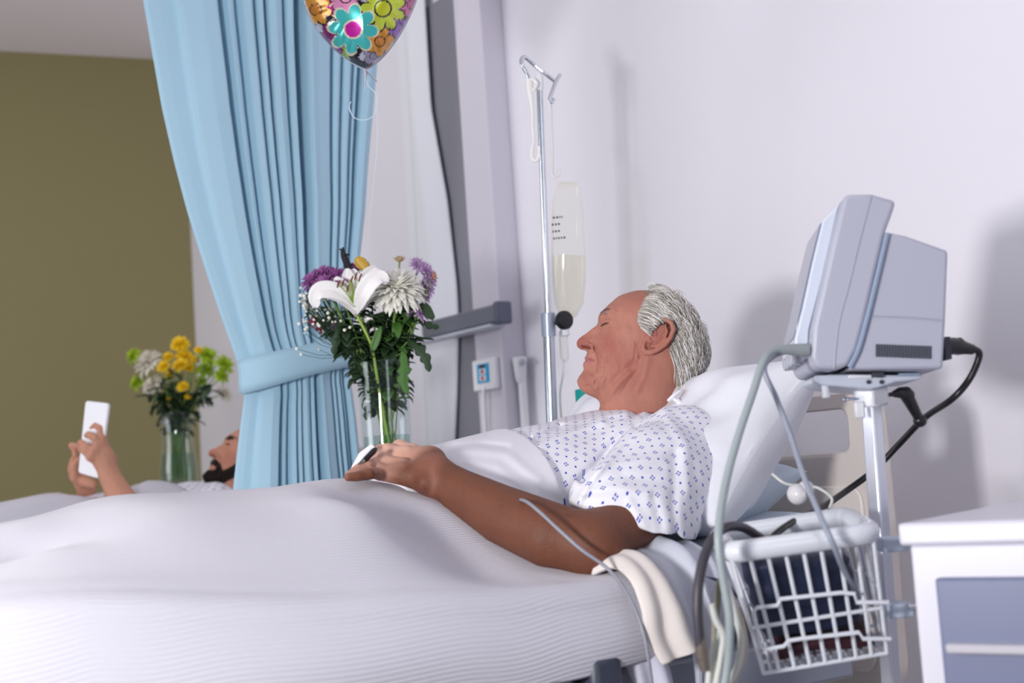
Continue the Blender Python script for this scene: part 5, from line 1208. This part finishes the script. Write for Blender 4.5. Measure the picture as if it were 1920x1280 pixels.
# carnation, bud, spike
for (x, y, R), lb_ in zip([(594, 602, 14), (607, 613, 15)], ['magenta carnation half hidden low on the left of the near bouquet', 'bright magenta carnation just above the curtain tie']):
    p = P(x, y, DN+.02); mb = MB(); bloom(mb, p, unit(-RT*.6+toward*.6+np.array([0, 0, .3])), R/880., 4, 14, .24, .3, rg2, 1.3, .2, .25); flower('carnation', lb_, p, mb, M_mag)
mb = MB(); petal_path(mb, [(690, 512, DN+.02), (682, 500, DN+.02), (672, 488, DN+.02), (667, 483, DN+.02)], .011, toward); petal_path(mb, [(690, 512, DN+.03), (686, 498, DN+.03), (676, 488, DN+.03), (668, 484, DN+.03)], .009, -toward)
flower('lily_bud', 'yellowish lily bud sticking up behind the white lily', P(690, 512, DN+.02), mb, mat('bud_yellow', 'c9a43a', .5, var=.15, vscale=50), part='bud')
mb = MB(); mb.tube([P(655, 505, DN+.02), P(649, 490, DN+.02), P(644, 478, DN+.02), P(642, 466, DN+.02)], [.006, .0075, .006, .003], 10, sm=4)
rk = random.Random(9)
for k in range(60):
    t_ = rk.random(); q = P(655-13*t_, 505-39*t_, DN+.02); mb.ball(q+np.array([rk.uniform(-1, 1), rk.uniform(-1, 1), rk.uniform(-1, 1)])*.006, .0022, 6, 4)
flower('veronica', 'dark purple-black flower spike pointing up from the near bouquet', P(655, 505, DN+.02), mb, mat('spike_dark', '1d1522', .7), part='spike')
p = P(749, 492, DN+.03); mb = MB(); bloom(mb, p, (0, 0, 1), .017, 3, 8, .22, .2, rg2, .9, .2, .2); flower('alstroemeria', 'small faded beige flower poking up above the white chrysanthemum', p, mb, mat('faded_beige', 'b99f78', .6, var=.2, vscale=100))
p = P(809, 519, DN+.01); mb = MB(); bloom(mb, p, unit(RT+np.array([0, 0, .3])), .016, 3, 8, .22, .2, rg2, 1.1, .2, .2); flower('alstroemeria', 'small brownish pink flower at the right tip of the near bouquet', p, mb, mat('faded_pink', 'b98578', .6, var=.2, vscale=100))
# baby's breath
gy = thing('gypsophila', "spray of tiny white baby's breath on the left of the near bouquet", 'flower', P(600, 600, DN), NEARG)
ms, mf = MB(), MB(); root = P(668, 672, DN-.02)
for k in range(120):
    if k < 80: x, y = rg.gauss(585, 18), rg.gauss(570, 24)
    else: x, y = rg.gauss(630, 26), rg.gauss(600, 18)
    if x < 556 or y < 528: x += 20; y += 15
    q = P(x, y, DN+rg.uniform(-.06, .04)); b1_ = root*.35+q*.65+np.array([rg.uniform(-.006, .006), 0, -.006])
    ms.tube([q, b1_, root*.7+q*.3, root], .0005, 4, caps=False); mf.ball(q, rg.uniform(.0022, .0040), 6, 5)
ms.tube(stem_pts(root), .0015, 6)
obj('stems', ms, M_leafd, gy); fo = obj('florets', mf, M_mum, gy); fo['kind'] = 'stuff'
# leafy stems
spec = [(600, 575, 'leafy stem spreading to the left under the purple chrysanthemums', .006), (640, 620, 'leafy stem with hanging leaves beside the curtain tie', .012), (672, 560, 'leafy stem directly behind the white lily', .008), (700, 590, 'leafy stem in the dark middle of the near bouquet', .010), (725, 575, 'leafy stem under the left side of the white chrysanthemum', .010), (752, 600, 'leafy stem under the right side of the white chrysanthemum', .011), (776, 570, 'leafy stem among the lavender asters', .008), (735, 640, 'low leafy stem just above the vase rim', .013), (665, 640, 'low leafy stem left of the vase rim', .010), (765, 640, 'low leafy stem right of the vase rim', .012), (622, 590, 'dark leafy stem above the magenta carnations', .009), (650, 595, 'dark leafy stem just left of the lily stem', .010), (690, 620, 'dark leafy stem just right of the lily stem', .012), (745, 575, 'dark leafy stem in the shade of the white chrysanthemum', .011)]
for x, y, lb_, w_ in spec:
    p = P(x, y, DN+rg.uniform(-.035, .05)); t = thing('leafy_sprig', lb_, 'foliage', p, 'leafy stems in the near vase')
    pts = stem_pts(p); ms = MB().tube(pts, .0017, 6); mlf = MB()
    K = 40
    for k in range(K):
        q = pts[int((k/K)**1.0*len(pts)*.50)]; ph = rg.uniform(0, 6.28)
        d = unit(np.array([math.cos(ph), math.sin(ph), rg.uniform(-.5, .6)])+(0, 0, .1)); L = rg.uniform(.034, .062)
        leafblade(mlf, q, d, (0, 0, 1), L, w_*rg.uniform(.8, 1.35), rg.uniform(.3, 1.5), lobes=3 if k % 3 else 0, n=12)
    obj('stem', ms, M_stem, t); obj('leaves', mlf, M_leafd if rg.random() < .8 else M_leafm, t, solid=.0006)
for pts, w_, lo_, lb_, m_ in (([(764, 640, DN-.03), (785, 655, DN-.05), (799, 675, DN-.06), (805, 697, DN-.06)], .012, 4, 'lobed dark leaf drooping to the right of the vase', M_leafd), ([(783, 590, DN-.01), (794, 575, DN-.02), (806, 590, DN-.03), (815, 596, DN-.03)], .0105, 0, 'oval leaf pointing right below the lavender asters', M_leafd), ([(755, 660, DN-.05), (758, 690, DN-.06), (756, 715, DN-.065), (764, 738, DN-.065)], .013, 4, 'bright lobed leaf hanging over the right of the vase rim', M_leafm), ([(640, 600, DN-.03), (632, 625, DN-.05), (628, 650, DN-.05), (624, 664, DN-.05)], .010, 3, 'dark leaf hanging left over the curtain tie', M_leafd), ([(784, 600, DN), (798, 606, DN-.01), (812, 612, DN-.01), (824, 612, DN-.01)], .008, 3, 'small jagged leaf in front of the bumper rail', M_leafd)):
    sp = smooth_path([P(*q) for q in pts], 6); t = thing('foliage_spray', lb_, 'foliage', sp[0], 'single leaves of the near bouquet'); mlf = MB(); rows = []; m__ = len(sp)
    for i, q in enumerate(sp):
        tt = i/(m__-1); T_ = unit(sp[min(i+1, m__-1)]-sp[max(i-1, 0)]); s = unit(np.cross(T_, toward)); hw = w_*math.sin(math.pi*(.05+.92*tt))**.8*(1 if not lo_ else .55+.55*abs(math.sin(lo_*math.pi*tt)))
        rows.append([q+s*hw*x-FW*(-abs(x)*hw*.4) for x in np.linspace(-1, 1, 7)])
    obj('blade', mlf.grid(rows), m_, t, solid=.0007); obj('stalk', MB().tube([sp[0], np.array([vc[0], vc[1], z_loc+vH*.95])+(sp[0]-vc)*.25*np.array([1, 1, 0]), KN], .0012, 6, sm=5), M_stem, t)

# ------------------------------------------------------------------ far bouquet
DF = 4.5
z2 = P(331, 914, DF)[2]
v2, fc, fH = vase('vase', 331, 775, DF, [(.050, 0), (.060, .08), (.062, .25), (.052, .55), (.052, .8), (.058, 1)], z2, 'clear glass vase of yellow and white flowers by the olive wall', .45)
lk2 = thing('bedside_locker', 'white bedside locker by the olive wall carrying the far vase', 'locker', (fc[0], fc[1], 0), None)
obj('top', MB().box((fc[0], fc[1], z2-.0125), (.40, .42, .024)), M_cab, lk2, bevel=.004); obj('carcass', MB().box((fc[0], fc[1], (z2-.024)/2+.03), (.38, .40, z2-.085)), M_cab, lk2, bevel=.003)
KF = np.array([fc[0], fc[1], z2+.07])
def far_stem(p):
    p = np.asarray(p, float); m_ = np.array([fc[0], fc[1], z2+fH]); m_[:2] += (p-m_)[:2]*.35; l = np.linalg.norm((m_-fc)[:2])
    if l > .045: m_[:2] = fc[:2]+(m_-fc)[:2]*.045/l
    k = KF+np.array([rg.uniform(-.02, .02), rg.uniform(-.02, .02), 0]); return smooth_path([p, m_, k, k+np.array([0, 0, -.045])], 6)
far = [('y', 337, 642, 19, 'yellow chrysanthemum at the very top of the far bouquet'), ('y', 345, 665, 17, 'yellow chrysanthemum right under the topmost one'), ('y', 314, 667, 12, 'yellow chrysanthemum left of the middle of the far bouquet'), ('y', 305, 685, 13, 'yellow chrysanthemum next to the big cream bloom'), ('y', 317, 700, 11, 'small round yellow chrysanthemum below the left yellow ones'), ('y', 338, 682, 16, 'yellow chrysanthemum in the centre of the far bouquet'), ('y', 356, 686, 13, 'yellow chrysanthemum right of the centre in the far bouquet'), ('y', 343, 722, 12, 'single yellow chrysanthemum hanging low over the dark leaves'), ('y', 366, 672, 10, 'yellow chrysanthemum touching the lime green blooms'), ('y', 373, 655, 9, 'small yellow chrysanthemum at the upper right among lime blooms'), ('y', 352, 742, 7, 'tiny yellow flower low on the right of the dark leaves'), ('y', 316, 746, 6, 'tiny yellow flower low on the left of the dark leaves'), ('y', 334, 759, 6, 'lowest tiny yellow flower above the far vase'),
       ('w', 270, 675, 29, 'big cream white chrysanthemum on the left of the far bouquet'), ('w', 282, 718, 22, 'cream white chrysanthemum low on the left of the far bouquet'), ('w', 308, 784, 11, 'small white flower at the rim of the far vase'), ('w', 412, 671, 10, 'small white flower between the lime green blooms'), ('w', 424, 736, 17, 'pale white bloom lowest on the right of the far bouquet'),
       ('g', 246, 664, 18, 'lime green bloom at the far left tip of the far bouquet'), ('g', 254, 713, 18, 'lime green bloom low at the left edge of the far bouquet'), ('g', 391, 662, 21, 'lime green bloom at the top right of the far bouquet'), ('g', 423, 680, 22, 'lime green bloom at the right tip of the far bouquet'), ('g', 387, 690, 18, 'lime green bloom beside the yellow flowers on the right'), ('g', 418, 703, 16, 'lime green bloom under the right tip of the far bouquet'), ('g', 379, 712, 13, 'small lime green bloom low on the right side')]
for kd__, x, y, R, lb_ in far:
    p = P(x, y, DF+rg.uniform(-.05, .05)); mb = MB(); ax_ = unit(np.array([0, 0, .8])+toward*.7+RT*((x-335)/90.)); s_ = R/571.
    if kd__ == 'y': bloom(mb, p-ax_*s_*.25, ax_, s_, 4, 16, .2, -.4, rg2, 1.5, .2, .15)
    elif kd__ == 'w': bloom(mb, p-ax_*s_*.3, ax_, s_*1.05, 4, 22, .10, -.6, rg2, 1.6, .2, .15)
    else: bloom(mb, p-ax_*s_*.3, ax_, s_, 4, 16, .16, -.6, rg2, 1.6, .3, .25)
    flower('chrysanthemum', lb_, p, mb, {'y': M_yel, 'w': M_ywht, 'g': M_grn}[kd__], group=FARG, pts=far_stem(p))
for x, y, lb_ in ((285, 735, 'dark leafy stem on the left of the far bouquet'), (310, 730, 'dark leafy stem left of centre in the far bouquet'), (345, 745, 'dark leafy stem in the middle of the far bouquet'), (375, 740, 'dark leafy stem right of centre in the far bouquet'), (398, 722, 'dark leafy stem on the right of the far bouquet'), (325, 700, 'dark leafy stem behind the yellow flowers')):
    p = P(x, y, DF+rg.uniform(-.04, .06)); t = thing('leafy_sprig', lb_, 'foliage', p, 'leafy stems in the far vase'); pts = far_stem(p); mlf = MB()
    for k in range(20):
        q = pts[int((k/20)*len(pts)*.45)]; ph = rg.uniform(0, 6.28); leafblade(mlf, q, (math.cos(ph), math.sin(ph), rg.uniform(-.4, .6)), (0, 0, 1), rg.uniform(.04, .075), rg.uniform(.01, .018), rg.uniform(.3, 1.4), lobes=3, n=12)
    obj('stem', MB().tube(pts, .0024, 6), M_stem, t); obj('leaves', mlf, M_leafd, t, solid=.0008)

# ================================================================== foil balloon
DB = 2.72
tip = np.array([686., 131.]); 
_hl = [(686, 131), (660, 118), (638, 102), (618, 83), (600, 62), (583, 36), (571, 6), (564, -28), (562, -66), (570, -102), (592, -128), (624, -137), (654, -126), (676, -104), (697, -120), (724, -136), (757, -131), (782, -106), (792, -66), (788, -26), (777, 10), (761, 45), (742, 77), (720, 105), (702, 121)]
_hp = smooth_path([np.array(q, float) for q in _hl+_hl[:1]], 12)
def heart(th):
    k = (th/(2*math.pi) % 1)*(len(_hp)-1); i_ = int(k); f = k-i_; return _hp[i_]*(1-f)+_hp[min(i_+1, len(_hp)-1)]*f
HHp = 262
ctr = np.array([677., -10.])
fl_ = [  # x, y, R, petals, petal colour, centre colour, centre r, rim colour
 (662, 55, 50, 8, '3fb6b4', 'c0109c', .30, 'd9d2b8'), (718, 16, 46, 9, 'b9c83a', 'b9c024', .30, '15121a'), (592, 18, 33, 8, 'c98a2e', 'b8741e', .30, '1a1216'), (712, 78, 30, 7, 'cc8c2c', 'c0781e', .28, '1a1216'), (748, 50, 26, 6, '8d5bb4', '8d5bb4', .25, '2a1836'), (648, -6, 34, 8, 'd98cb8', 'e4a0c4', .3, '241420'), (772, 8, 26, 6, 'c8649c', 'b04a84', .3, '241420'), (624, 74, 34, 6, '7c1272', '7c1272', .3, '3a0838'), (612, -8, 44, 7, 'd0149c', 'd0149c', .4, 'e0d0b4'), (756, -34, 40, 8, '5cc4c0', 'c0109c', .3, 'd9d2b8'), (690, -56, 40, 8, 'c98a2e', 'b8741e', .3, '1a1216'), (620, -64, 38, 8, 'b9c83a', 'b9c024', .3, '15121a'), (765, 78, 18, 6, '7f9a3c', '7f9a3c', .3, '20301a'), (640, 104, 18, 6, '8fb048', '8fb048', .3, '20301a'), (700, 105, 20, 5, '9c98b0', '9c98b0', .3, '302a3c'), (772, -90, 40, 8, 'd98cb8', 'e4a0c4', .3, '241420'), (700, -110, 40, 8, '3fb6b4', 'c0109c', .3, 'd9d2b8')]
def bal_color(x, y):
    base = lin('141019') if (math.sin(x*.13)+math.sin(y*.17+x*.05)) < .5 else lin('b8b6cc')
    c = base[:3]
    for fx, fy, R, n, pc, cc, cr, rc in fl_[::-1]:
        dx, dy = x-fx, y-fy; r = math.hypot(dx, dy)/R
        if r > 1.08: continue
        a = math.atan2(dy, dx)+fx; pr = .52+.48*abs(math.cos(a*n/2))**.55
        if r < cr: c = lin(cc)[:3]
        elif r < cr+.07: c = lin(rc)[:3]
        elif r < pr*.92: c = lin(pc)[:3]
        elif r < pr: c = lin(rc)[:3]
    return tuple(c)+(1,)
balc = P(677, -10, DB)
bal = thing('foil_balloon', 'heart-shaped foil balloon printed with bright flowers floating before the curtain', 'balloon', P(tip[0], tip[1], DB))
NA, NR = 220, 90
def bpt(th, r, sgn):
    hx, hy = heart(th); x = ctr[0]+(hx-ctr[0])*r; y = ctr[1]+(hy-ctr[1])*r
    X, Y = x, y
    wr = .0035*math.sin(th*34)*max(0, r-.6)/.4
    dep = (.082*(max(0, 1-r**2.4))**.62)+wr*(1-r)*3
    return X, Y, P(X, Y, DB-sgn*dep)
for nm, sg in (('front_foil', 1), ('back_foil', -1)):
    vs, cs = [], []
    for i in range(NR+1):
        r = (i/NR)**.8
        for k in range(NA):
            X, Y, q = bpt(2*math.pi*k/NA, r, sg); vs.append(q); cs.append(bal_color(X if sg > 0 else 1372-X, Y))
    fs = [(i*NA+k, i*NA+(k+1) % NA, (i+1)*NA+(k+1) % NA, (i+1)*NA+k) for i in range(NR) for k in range(NA)]
    mb = MB(); mb.v = [tuple(v) for v in vs]; mb.f = fs; mb.c = cs
    obj(nm, mb, bpy.data.materials.get('printed_foil') or mat('printed_foil', 'ffffff', .22, metal=.35, attr='col', coat=.5), bal)
obj('seam_edge', MB().tube([bpt(2*math.pi*k/160, 1.0, 1)[2] for k in range(160)]+[bpt(0, 1.0, 1)[2]], .0016, 6, caps=False), mat('foil_silver', 'c9c9d6', .2, metal=.8), bal)
mb = MB(); mb.tube([P(686, 128, DB), P(685, 142, DB), P(684, 155, DB), P(683, 168, DB)], [.006, .0038, .0026, .0018], 8, sm=4, flat=.5); mb.tube([P(688, 134, DB), P(698, 145, DB), P(707, 153, DB)], [.004, .003, .002], 8, sm=4, flat=.5)
obj('neck', mb, bpy.data.materials['foil_silver'], bal)
obj('ribbon', MB().tube([P(685, 142, DB), P(690, 160, DB), P(704, 175, DB), P(707, 195, DB), P(700, 217, DB), P(682, 225, DB), P(664, 220, DB), P(655, 202, DB), P(658, 190, DB)], .0009, 6, sm=6), mat('ribbon_pale', 'cfe0ec', .3), bal)
obj('string', MB().tube([P(704, 175, DB), P(708, 240, DB), P(702, 330, DB+.02), P(692, 420, DB+.05), P(688, 490, DB+.10)], .0006, 5, sm=6), bpy.data.materials['ribbon_pale'], bal)
# ================================================================== the man with the tablet in the far bed
rotB = math.radians(10.0); KB = .60
HB = HeadSpace(3.80, KB, rotB, (1081, 643), (390.5, 848))
NX = BX-1.72
K = {k: P(*v) for k, v in dict(
    sh=(404, 968, 3.74), el=(262, 985, 3.55), fo=(236, 950, 3.57), wr=(206, 893, 3.60), pal=(196, 862, 3.61),
    im=(191, 822, 3.615), mm=(184, 836, 3.60), rm=(176, 846, 3.59), pm=(170, 856, 3.585),
    i1=(188, 803, 3.62), i2=(180, 797, 3.635), i3=(172, 803, 3.645), m1=(178, 822, 3.60), m2=(166, 814, 3.615), m3=(163, 816, 3.635), r1=(163, 838, 3.59), r2=(152, 829, 3.605), r3=(150, 832, 3.625), p1=(160, 848, 3.585), p2=(151, 841, 3.60), p3=(150, 844, 3.615),
    tb0=(200, 862, 3.66), tb1=(188, 842, 3.70), tb2=(180, 830, 3.70),
    ew=(160, 948, 3.73), lw=(163, 918, 3.72), lp=(158, 905, 3.71), lk=(140, 893, 3.71), l1=(134, 880, 3.705), l2=(137, 862, 3.695), la=(141, 897, 3.68), lb=(139, 872, 3.675), lc=(146, 862, 3.675), th0=(152, 900, 3.69), th1=(166, 905, 3.675), th2=(176, 908, 3.665), lf0=(146, 880, 3.70), lf1=(140, 842, 3.71), lf2=(134, 835, 3.71), lf3=(148, 836, 3.705)).items()}
def hand_near(p):
    d = smin(rcone(p, K['wr'], K['pal'], .024, .030), chain(p, [K['pal'], K['im']], [.026, .012]), .012)
    for a in ('mm', 'rm', 'pm'): d = smin(d, rcone(p, K['pal'], K[a], .022, .0115), .010)
    for a in ('im', 'mm', 'rm'): d = smin(d, rcone(p, K[a], K[{'im': 'mm', 'mm': 'rm', 'rm': 'pm'}[a]], .0115, .0115), .008)
    for a, f, r in (('im', 'i', .0095), ('mm', 'm', .0098), ('rm', 'r', .0092), ('pm', 'p', .0084)):
        d = smin(d, chain(p, [K[a], K[f+'1'], K[f+'2'], K[f+'3']], [r*1.1, r, r*.92, r*.8]), .003)
    return smin(d, chain(p, [K['tb0'], K['tb1'], K['tb2']], [.013, .0105, .009]), .006)
def hand_far(p):
    d = chain(p, [K['ew'], K['lw'], K['lp'], K['lk']], [.027, .025, .027, .015])
    d = smin(d, chain(p, [K['lk'], K['l1'], K['l2']], [.0125, .0105, .0085]), .004)
    d = smin(d, chain(p, [K['la'], K['lb'], K['lc']], [.0115, .0100, .0085]), .004)
    d = smin(d, chain(p, [K['th0'], K['th1'], K['th2']], [.017, .0145, .011]), .006)
    return smin(d, chain(p, [K['l1'], K['lf0'], K['lf1'], K['lf2'], K['lf3']], [.010, .0095, .0085, .0085, .008]), .003)
nk = HB.back(1190, 780, 0.)
def torso2(p, g=0.):
    s = np.array([.6, 1, 1.]); q = (p-np.array([NX, 0, 0]))*s; c = lambda y, z: np.array([0, y, z])
    d = chain(q, [c(1.44, .895), c(1.25, .875), c(1.0, .865), c(.85, .855)], [.070+g, .080+g, .078+g, .068+g])
    return smin(d, rcone(p, K['sh'], K['sh']+np.array([-.33, .02, .02]), .055+g, .055+g), .05)
def person2(p):
    d = smin(torso2(p), head_sdf(HB, p, ears=True), .03)
    d = smin(d, rcone(p, HB.back(1195, 730, 0.), np.array([NX+.02, 1.42, .92]), .05, .06), .03)
    a = chain(p, [K['sh'], K['el'], K['fo'], K['wr']], [.050, .042, .040, .027]); d = smin(d, a, .02)
    d = smin(d, hand_near(p), .012)
    b = chain(p, [K['sh']+np.array([-.34, .02, 0]), K['ew']+np.array([-.06, .06, -.14]), K['ew']], [.05, .042, .03]); d = smin(d, b, .02)
    d = smin(d, hand_far(p), .010)
    for sx in (-.1, .1): d = smin(d, chain(p, [np.array([NX+sx*.9, .86, .855]), np.array([NX+sx, .42, .855]), np.array([NX+sx, .02, .83]), np.array([NX+sx*1.1, -.03, .87])], [.07, .052, .036, .028]), .03)
    return d
def ywarp2(q):
    q = q.copy(); y = q[:, 1]; q[:, 1] = np.where(y < .86, .86-(.86-y)*4, y); return q
V2_, F2_ = mesh_field(person2, (-4.15, .58, .74), (-3.18, 1.74, 1.26), .0036, warp=ywarp2)
c2_, u2, v2_, cc2, on2 = skin_colors(V2_, HB, 'c08a72', 'b06a58', 'b2656a')
hpoly2 = [(1185, 538), (1196, 560), (1198, 580), (1188, 596), (1196, 612), (1212, 616), (1226, 610), (1240, 596), (1262, 604), (1258, 640), (1262, 682), (1276, 712), (1310, 712), (1345, 690), (1350, 580), (1290, 520), (1225, 512)]
bpoly2 = [(1196, 612), (1206, 618), (1203, 655), (1190, 690), (1160, 716), (1130, 742), (1100, 745), (1080, 725), (1080, 706), (1092, 696), (1106, 694), (1118, 690), (1118, 676), (1108, 668), (1098, 670), (1097, 661), (1110, 660), (1126, 672), (1135, 690), (1160, 672), (1185, 645)]
dk = on2 & (inside(u2, v2_, hpoly2) | inside(u2, v2_, bpoly2)); c2_[dk] = np.array(lin('3a2a24')[:3])
man2 = _mesh('person', V2_, F2_, M_skin, None, True, np.concatenate([c2_, np.ones((len(c2_), 1))], 1))
tag(man2, 'dark-bearded man lying in the far bed holding up a white tablet', 'person')
M_dhair = mat('dark_hair', '2a201d', .5, attr='col', spec=.3)
Va, Fa, Ca = strands(HB, hpoly2, 2200, (18, 34), 1.0, ['241a17', '30241f', '1c1513', '3a2c26'], 'hair', man2, r_, (3, 9)); _mesh('hair', Va, Fa, M_dhair, man2, False, Ca)
def beard_dir(u, v): a = np.radians(125-30*np.clip((u-1090)/100, 0, 1)); return np.cos(a), np.sin(a)
Vb, Fb, Cb = strands(HB, bpoly2, 2400, (9, 17), .8, ['241a17', '30241f', '1c1513', '3f302a'], 'beard', man2, r_, (1.5, 5), dirf=beard_dir); _mesh('beard', Vb, Fb, M_dhair, man2, False, Cb)
Vc, Fc, Cc = strands(HB, [(1123, 592), (1127, 586), (1134, 580), (1150, 579), (1151, 584), (1134, 589), (1128, 595)], 160, (8, 14), .7, ['1f1714', '2a1f1b'], 'eyebrow', man2, r_, (.6, 2.4), dirf=brow_dir); _mesh('eyebrow', Vc, Fc, M_dhair, man2, False, Cc)
ey = HB.back(1138, 607, float(relief_h(np.array([1138.]), np.array([607.]))[0]))
obj('eye', MB().tube([HB.back(a, b, float(relief_h(np.array([a*1.]), np.array([b*1.]))[0])+.4) for a, b in ((1130, 609), (1135, 607), (1141, 606))], [.001, .0026, .001], 8, sm=3), mat('eye_dark', '1c1412', .2), man2)
def gown2_field(p):
    d = smin(torso2(p, .016), chain(p, [K['sh'], K['sh']*.55+K['el']*.45+np.array([0, 0, .005])], [.072, .062]), .03)-.002*snoise(p, 50, 61)-.003*np.sin(p[:, 1]*60+p[:, 0]*25)
    return np.maximum(d, .98-p[:, 1])
Vg2, Fg2 = mesh_field(gown2_field, (-4.15, .9, .74), (-3.2, 1.6, 1.12), .006)
g2o = _mesh('gown', Vg2, Fg2, M_gown, man2, True); me = g2o.data; ul = me.uv_layers.new(name='uv'); vi = np.zeros(len(me.loops), np.int32); me.loops.foreach_get('vertex_index', vi); ul.data.foreach_set('uv', ((Vg2 @ e_t.T)/.03)[vi].astype(np.float32).ravel())
g2o['label'] = 'white gown with a faint blue print'
# far blanket
zr_ = [PX(a, b, NX) for a, b in ((0, 943), (60, 938), (120, 930), (160, 933), (200, 938), (240, 922), (270, 910), (300, 908), (350, 914), (400, 925))]
ry_ = np.array([q[1] for q in zr_]); rz_ = np.array([q[2] for q in zr_]); od = np.argsort(ry_); ry_, rz_ = ry_[od], rz_[od]
rows = []
for y in np.linspace(-.7, 1.24, 120):
    top = np.interp(y, np.concatenate([[-.7, -.2], ry_]), np.concatenate([[.86, .93], rz_])); row = []
    for x in np.linspace(-.44, .44, 60):
        f = math.exp(-(max(0, abs(x)-.06)/.20)**2); z = .805+(top-.805)*f+.006*math.sin(y*23+x*9)*f+.004*math.sin(x*40+y*11)
        row.append((NX+x, y, z))
    for k in range(1, 12): row.append((NX+.44+.02*math.sin(k/11*2.6), y, z-.012*k))
    rows.append(row)
G = np.array(rows); b2 = obj('blanket', MB().grid(G), M_blanket, solid=.006)
al = np.concatenate([np.zeros((len(G), 1)), np.cumsum(np.linalg.norm(np.diff(G, axis=1), axis=2), axis=1)], 1); set_uv(b2, np.stack([G[:, :, 1].ravel(), al.ravel()], 1))
tag(b2, 'white rumpled blanket over the man holding the tablet', 'blanket'); bl['group'] = b2['group'] = 'blankets on the two beds'
p3 = pillow('pillow', np.array([NX, 1.55, .945]), np.array([0, 1, .35]), .62, .38, .12, M_pil, 'white pillow in the far bed under the bearded head', (HB.back(1290, 660, 0), .05, .14))
# tablet
tl, tr, brt, blt = P(160, 751, 3.66), P(203, 756, 3.615), P(184, 897, 3.60), P(146, 886, 3.65)
nt_ = unit(np.cross(tr-tl, blt-tl)); nt_ = nt_ if nt_ @ FW > 0 else -nt_
tb = thing('tablet', 'white tablet held upright in both hands by the bearded man', 'tablet', (tl+tr+brt+blt)/4)
def rq(r=.010):
    return loop_path([tl, tr, brt, blt], r, 5)
obj('case', MB().prism(rq(), nt_*.009), mat('tablet_white', 'f0f1f6', .3), tb, bevel=.002)
cq = (tl+tr+brt+blt)/4
obj('screen', MB().prism([cq+(q-cq)*.88+nt_*.0092 for q in rq(.006)], nt_*.0008), mat('screen_black', '0d0f14', .1), tb)
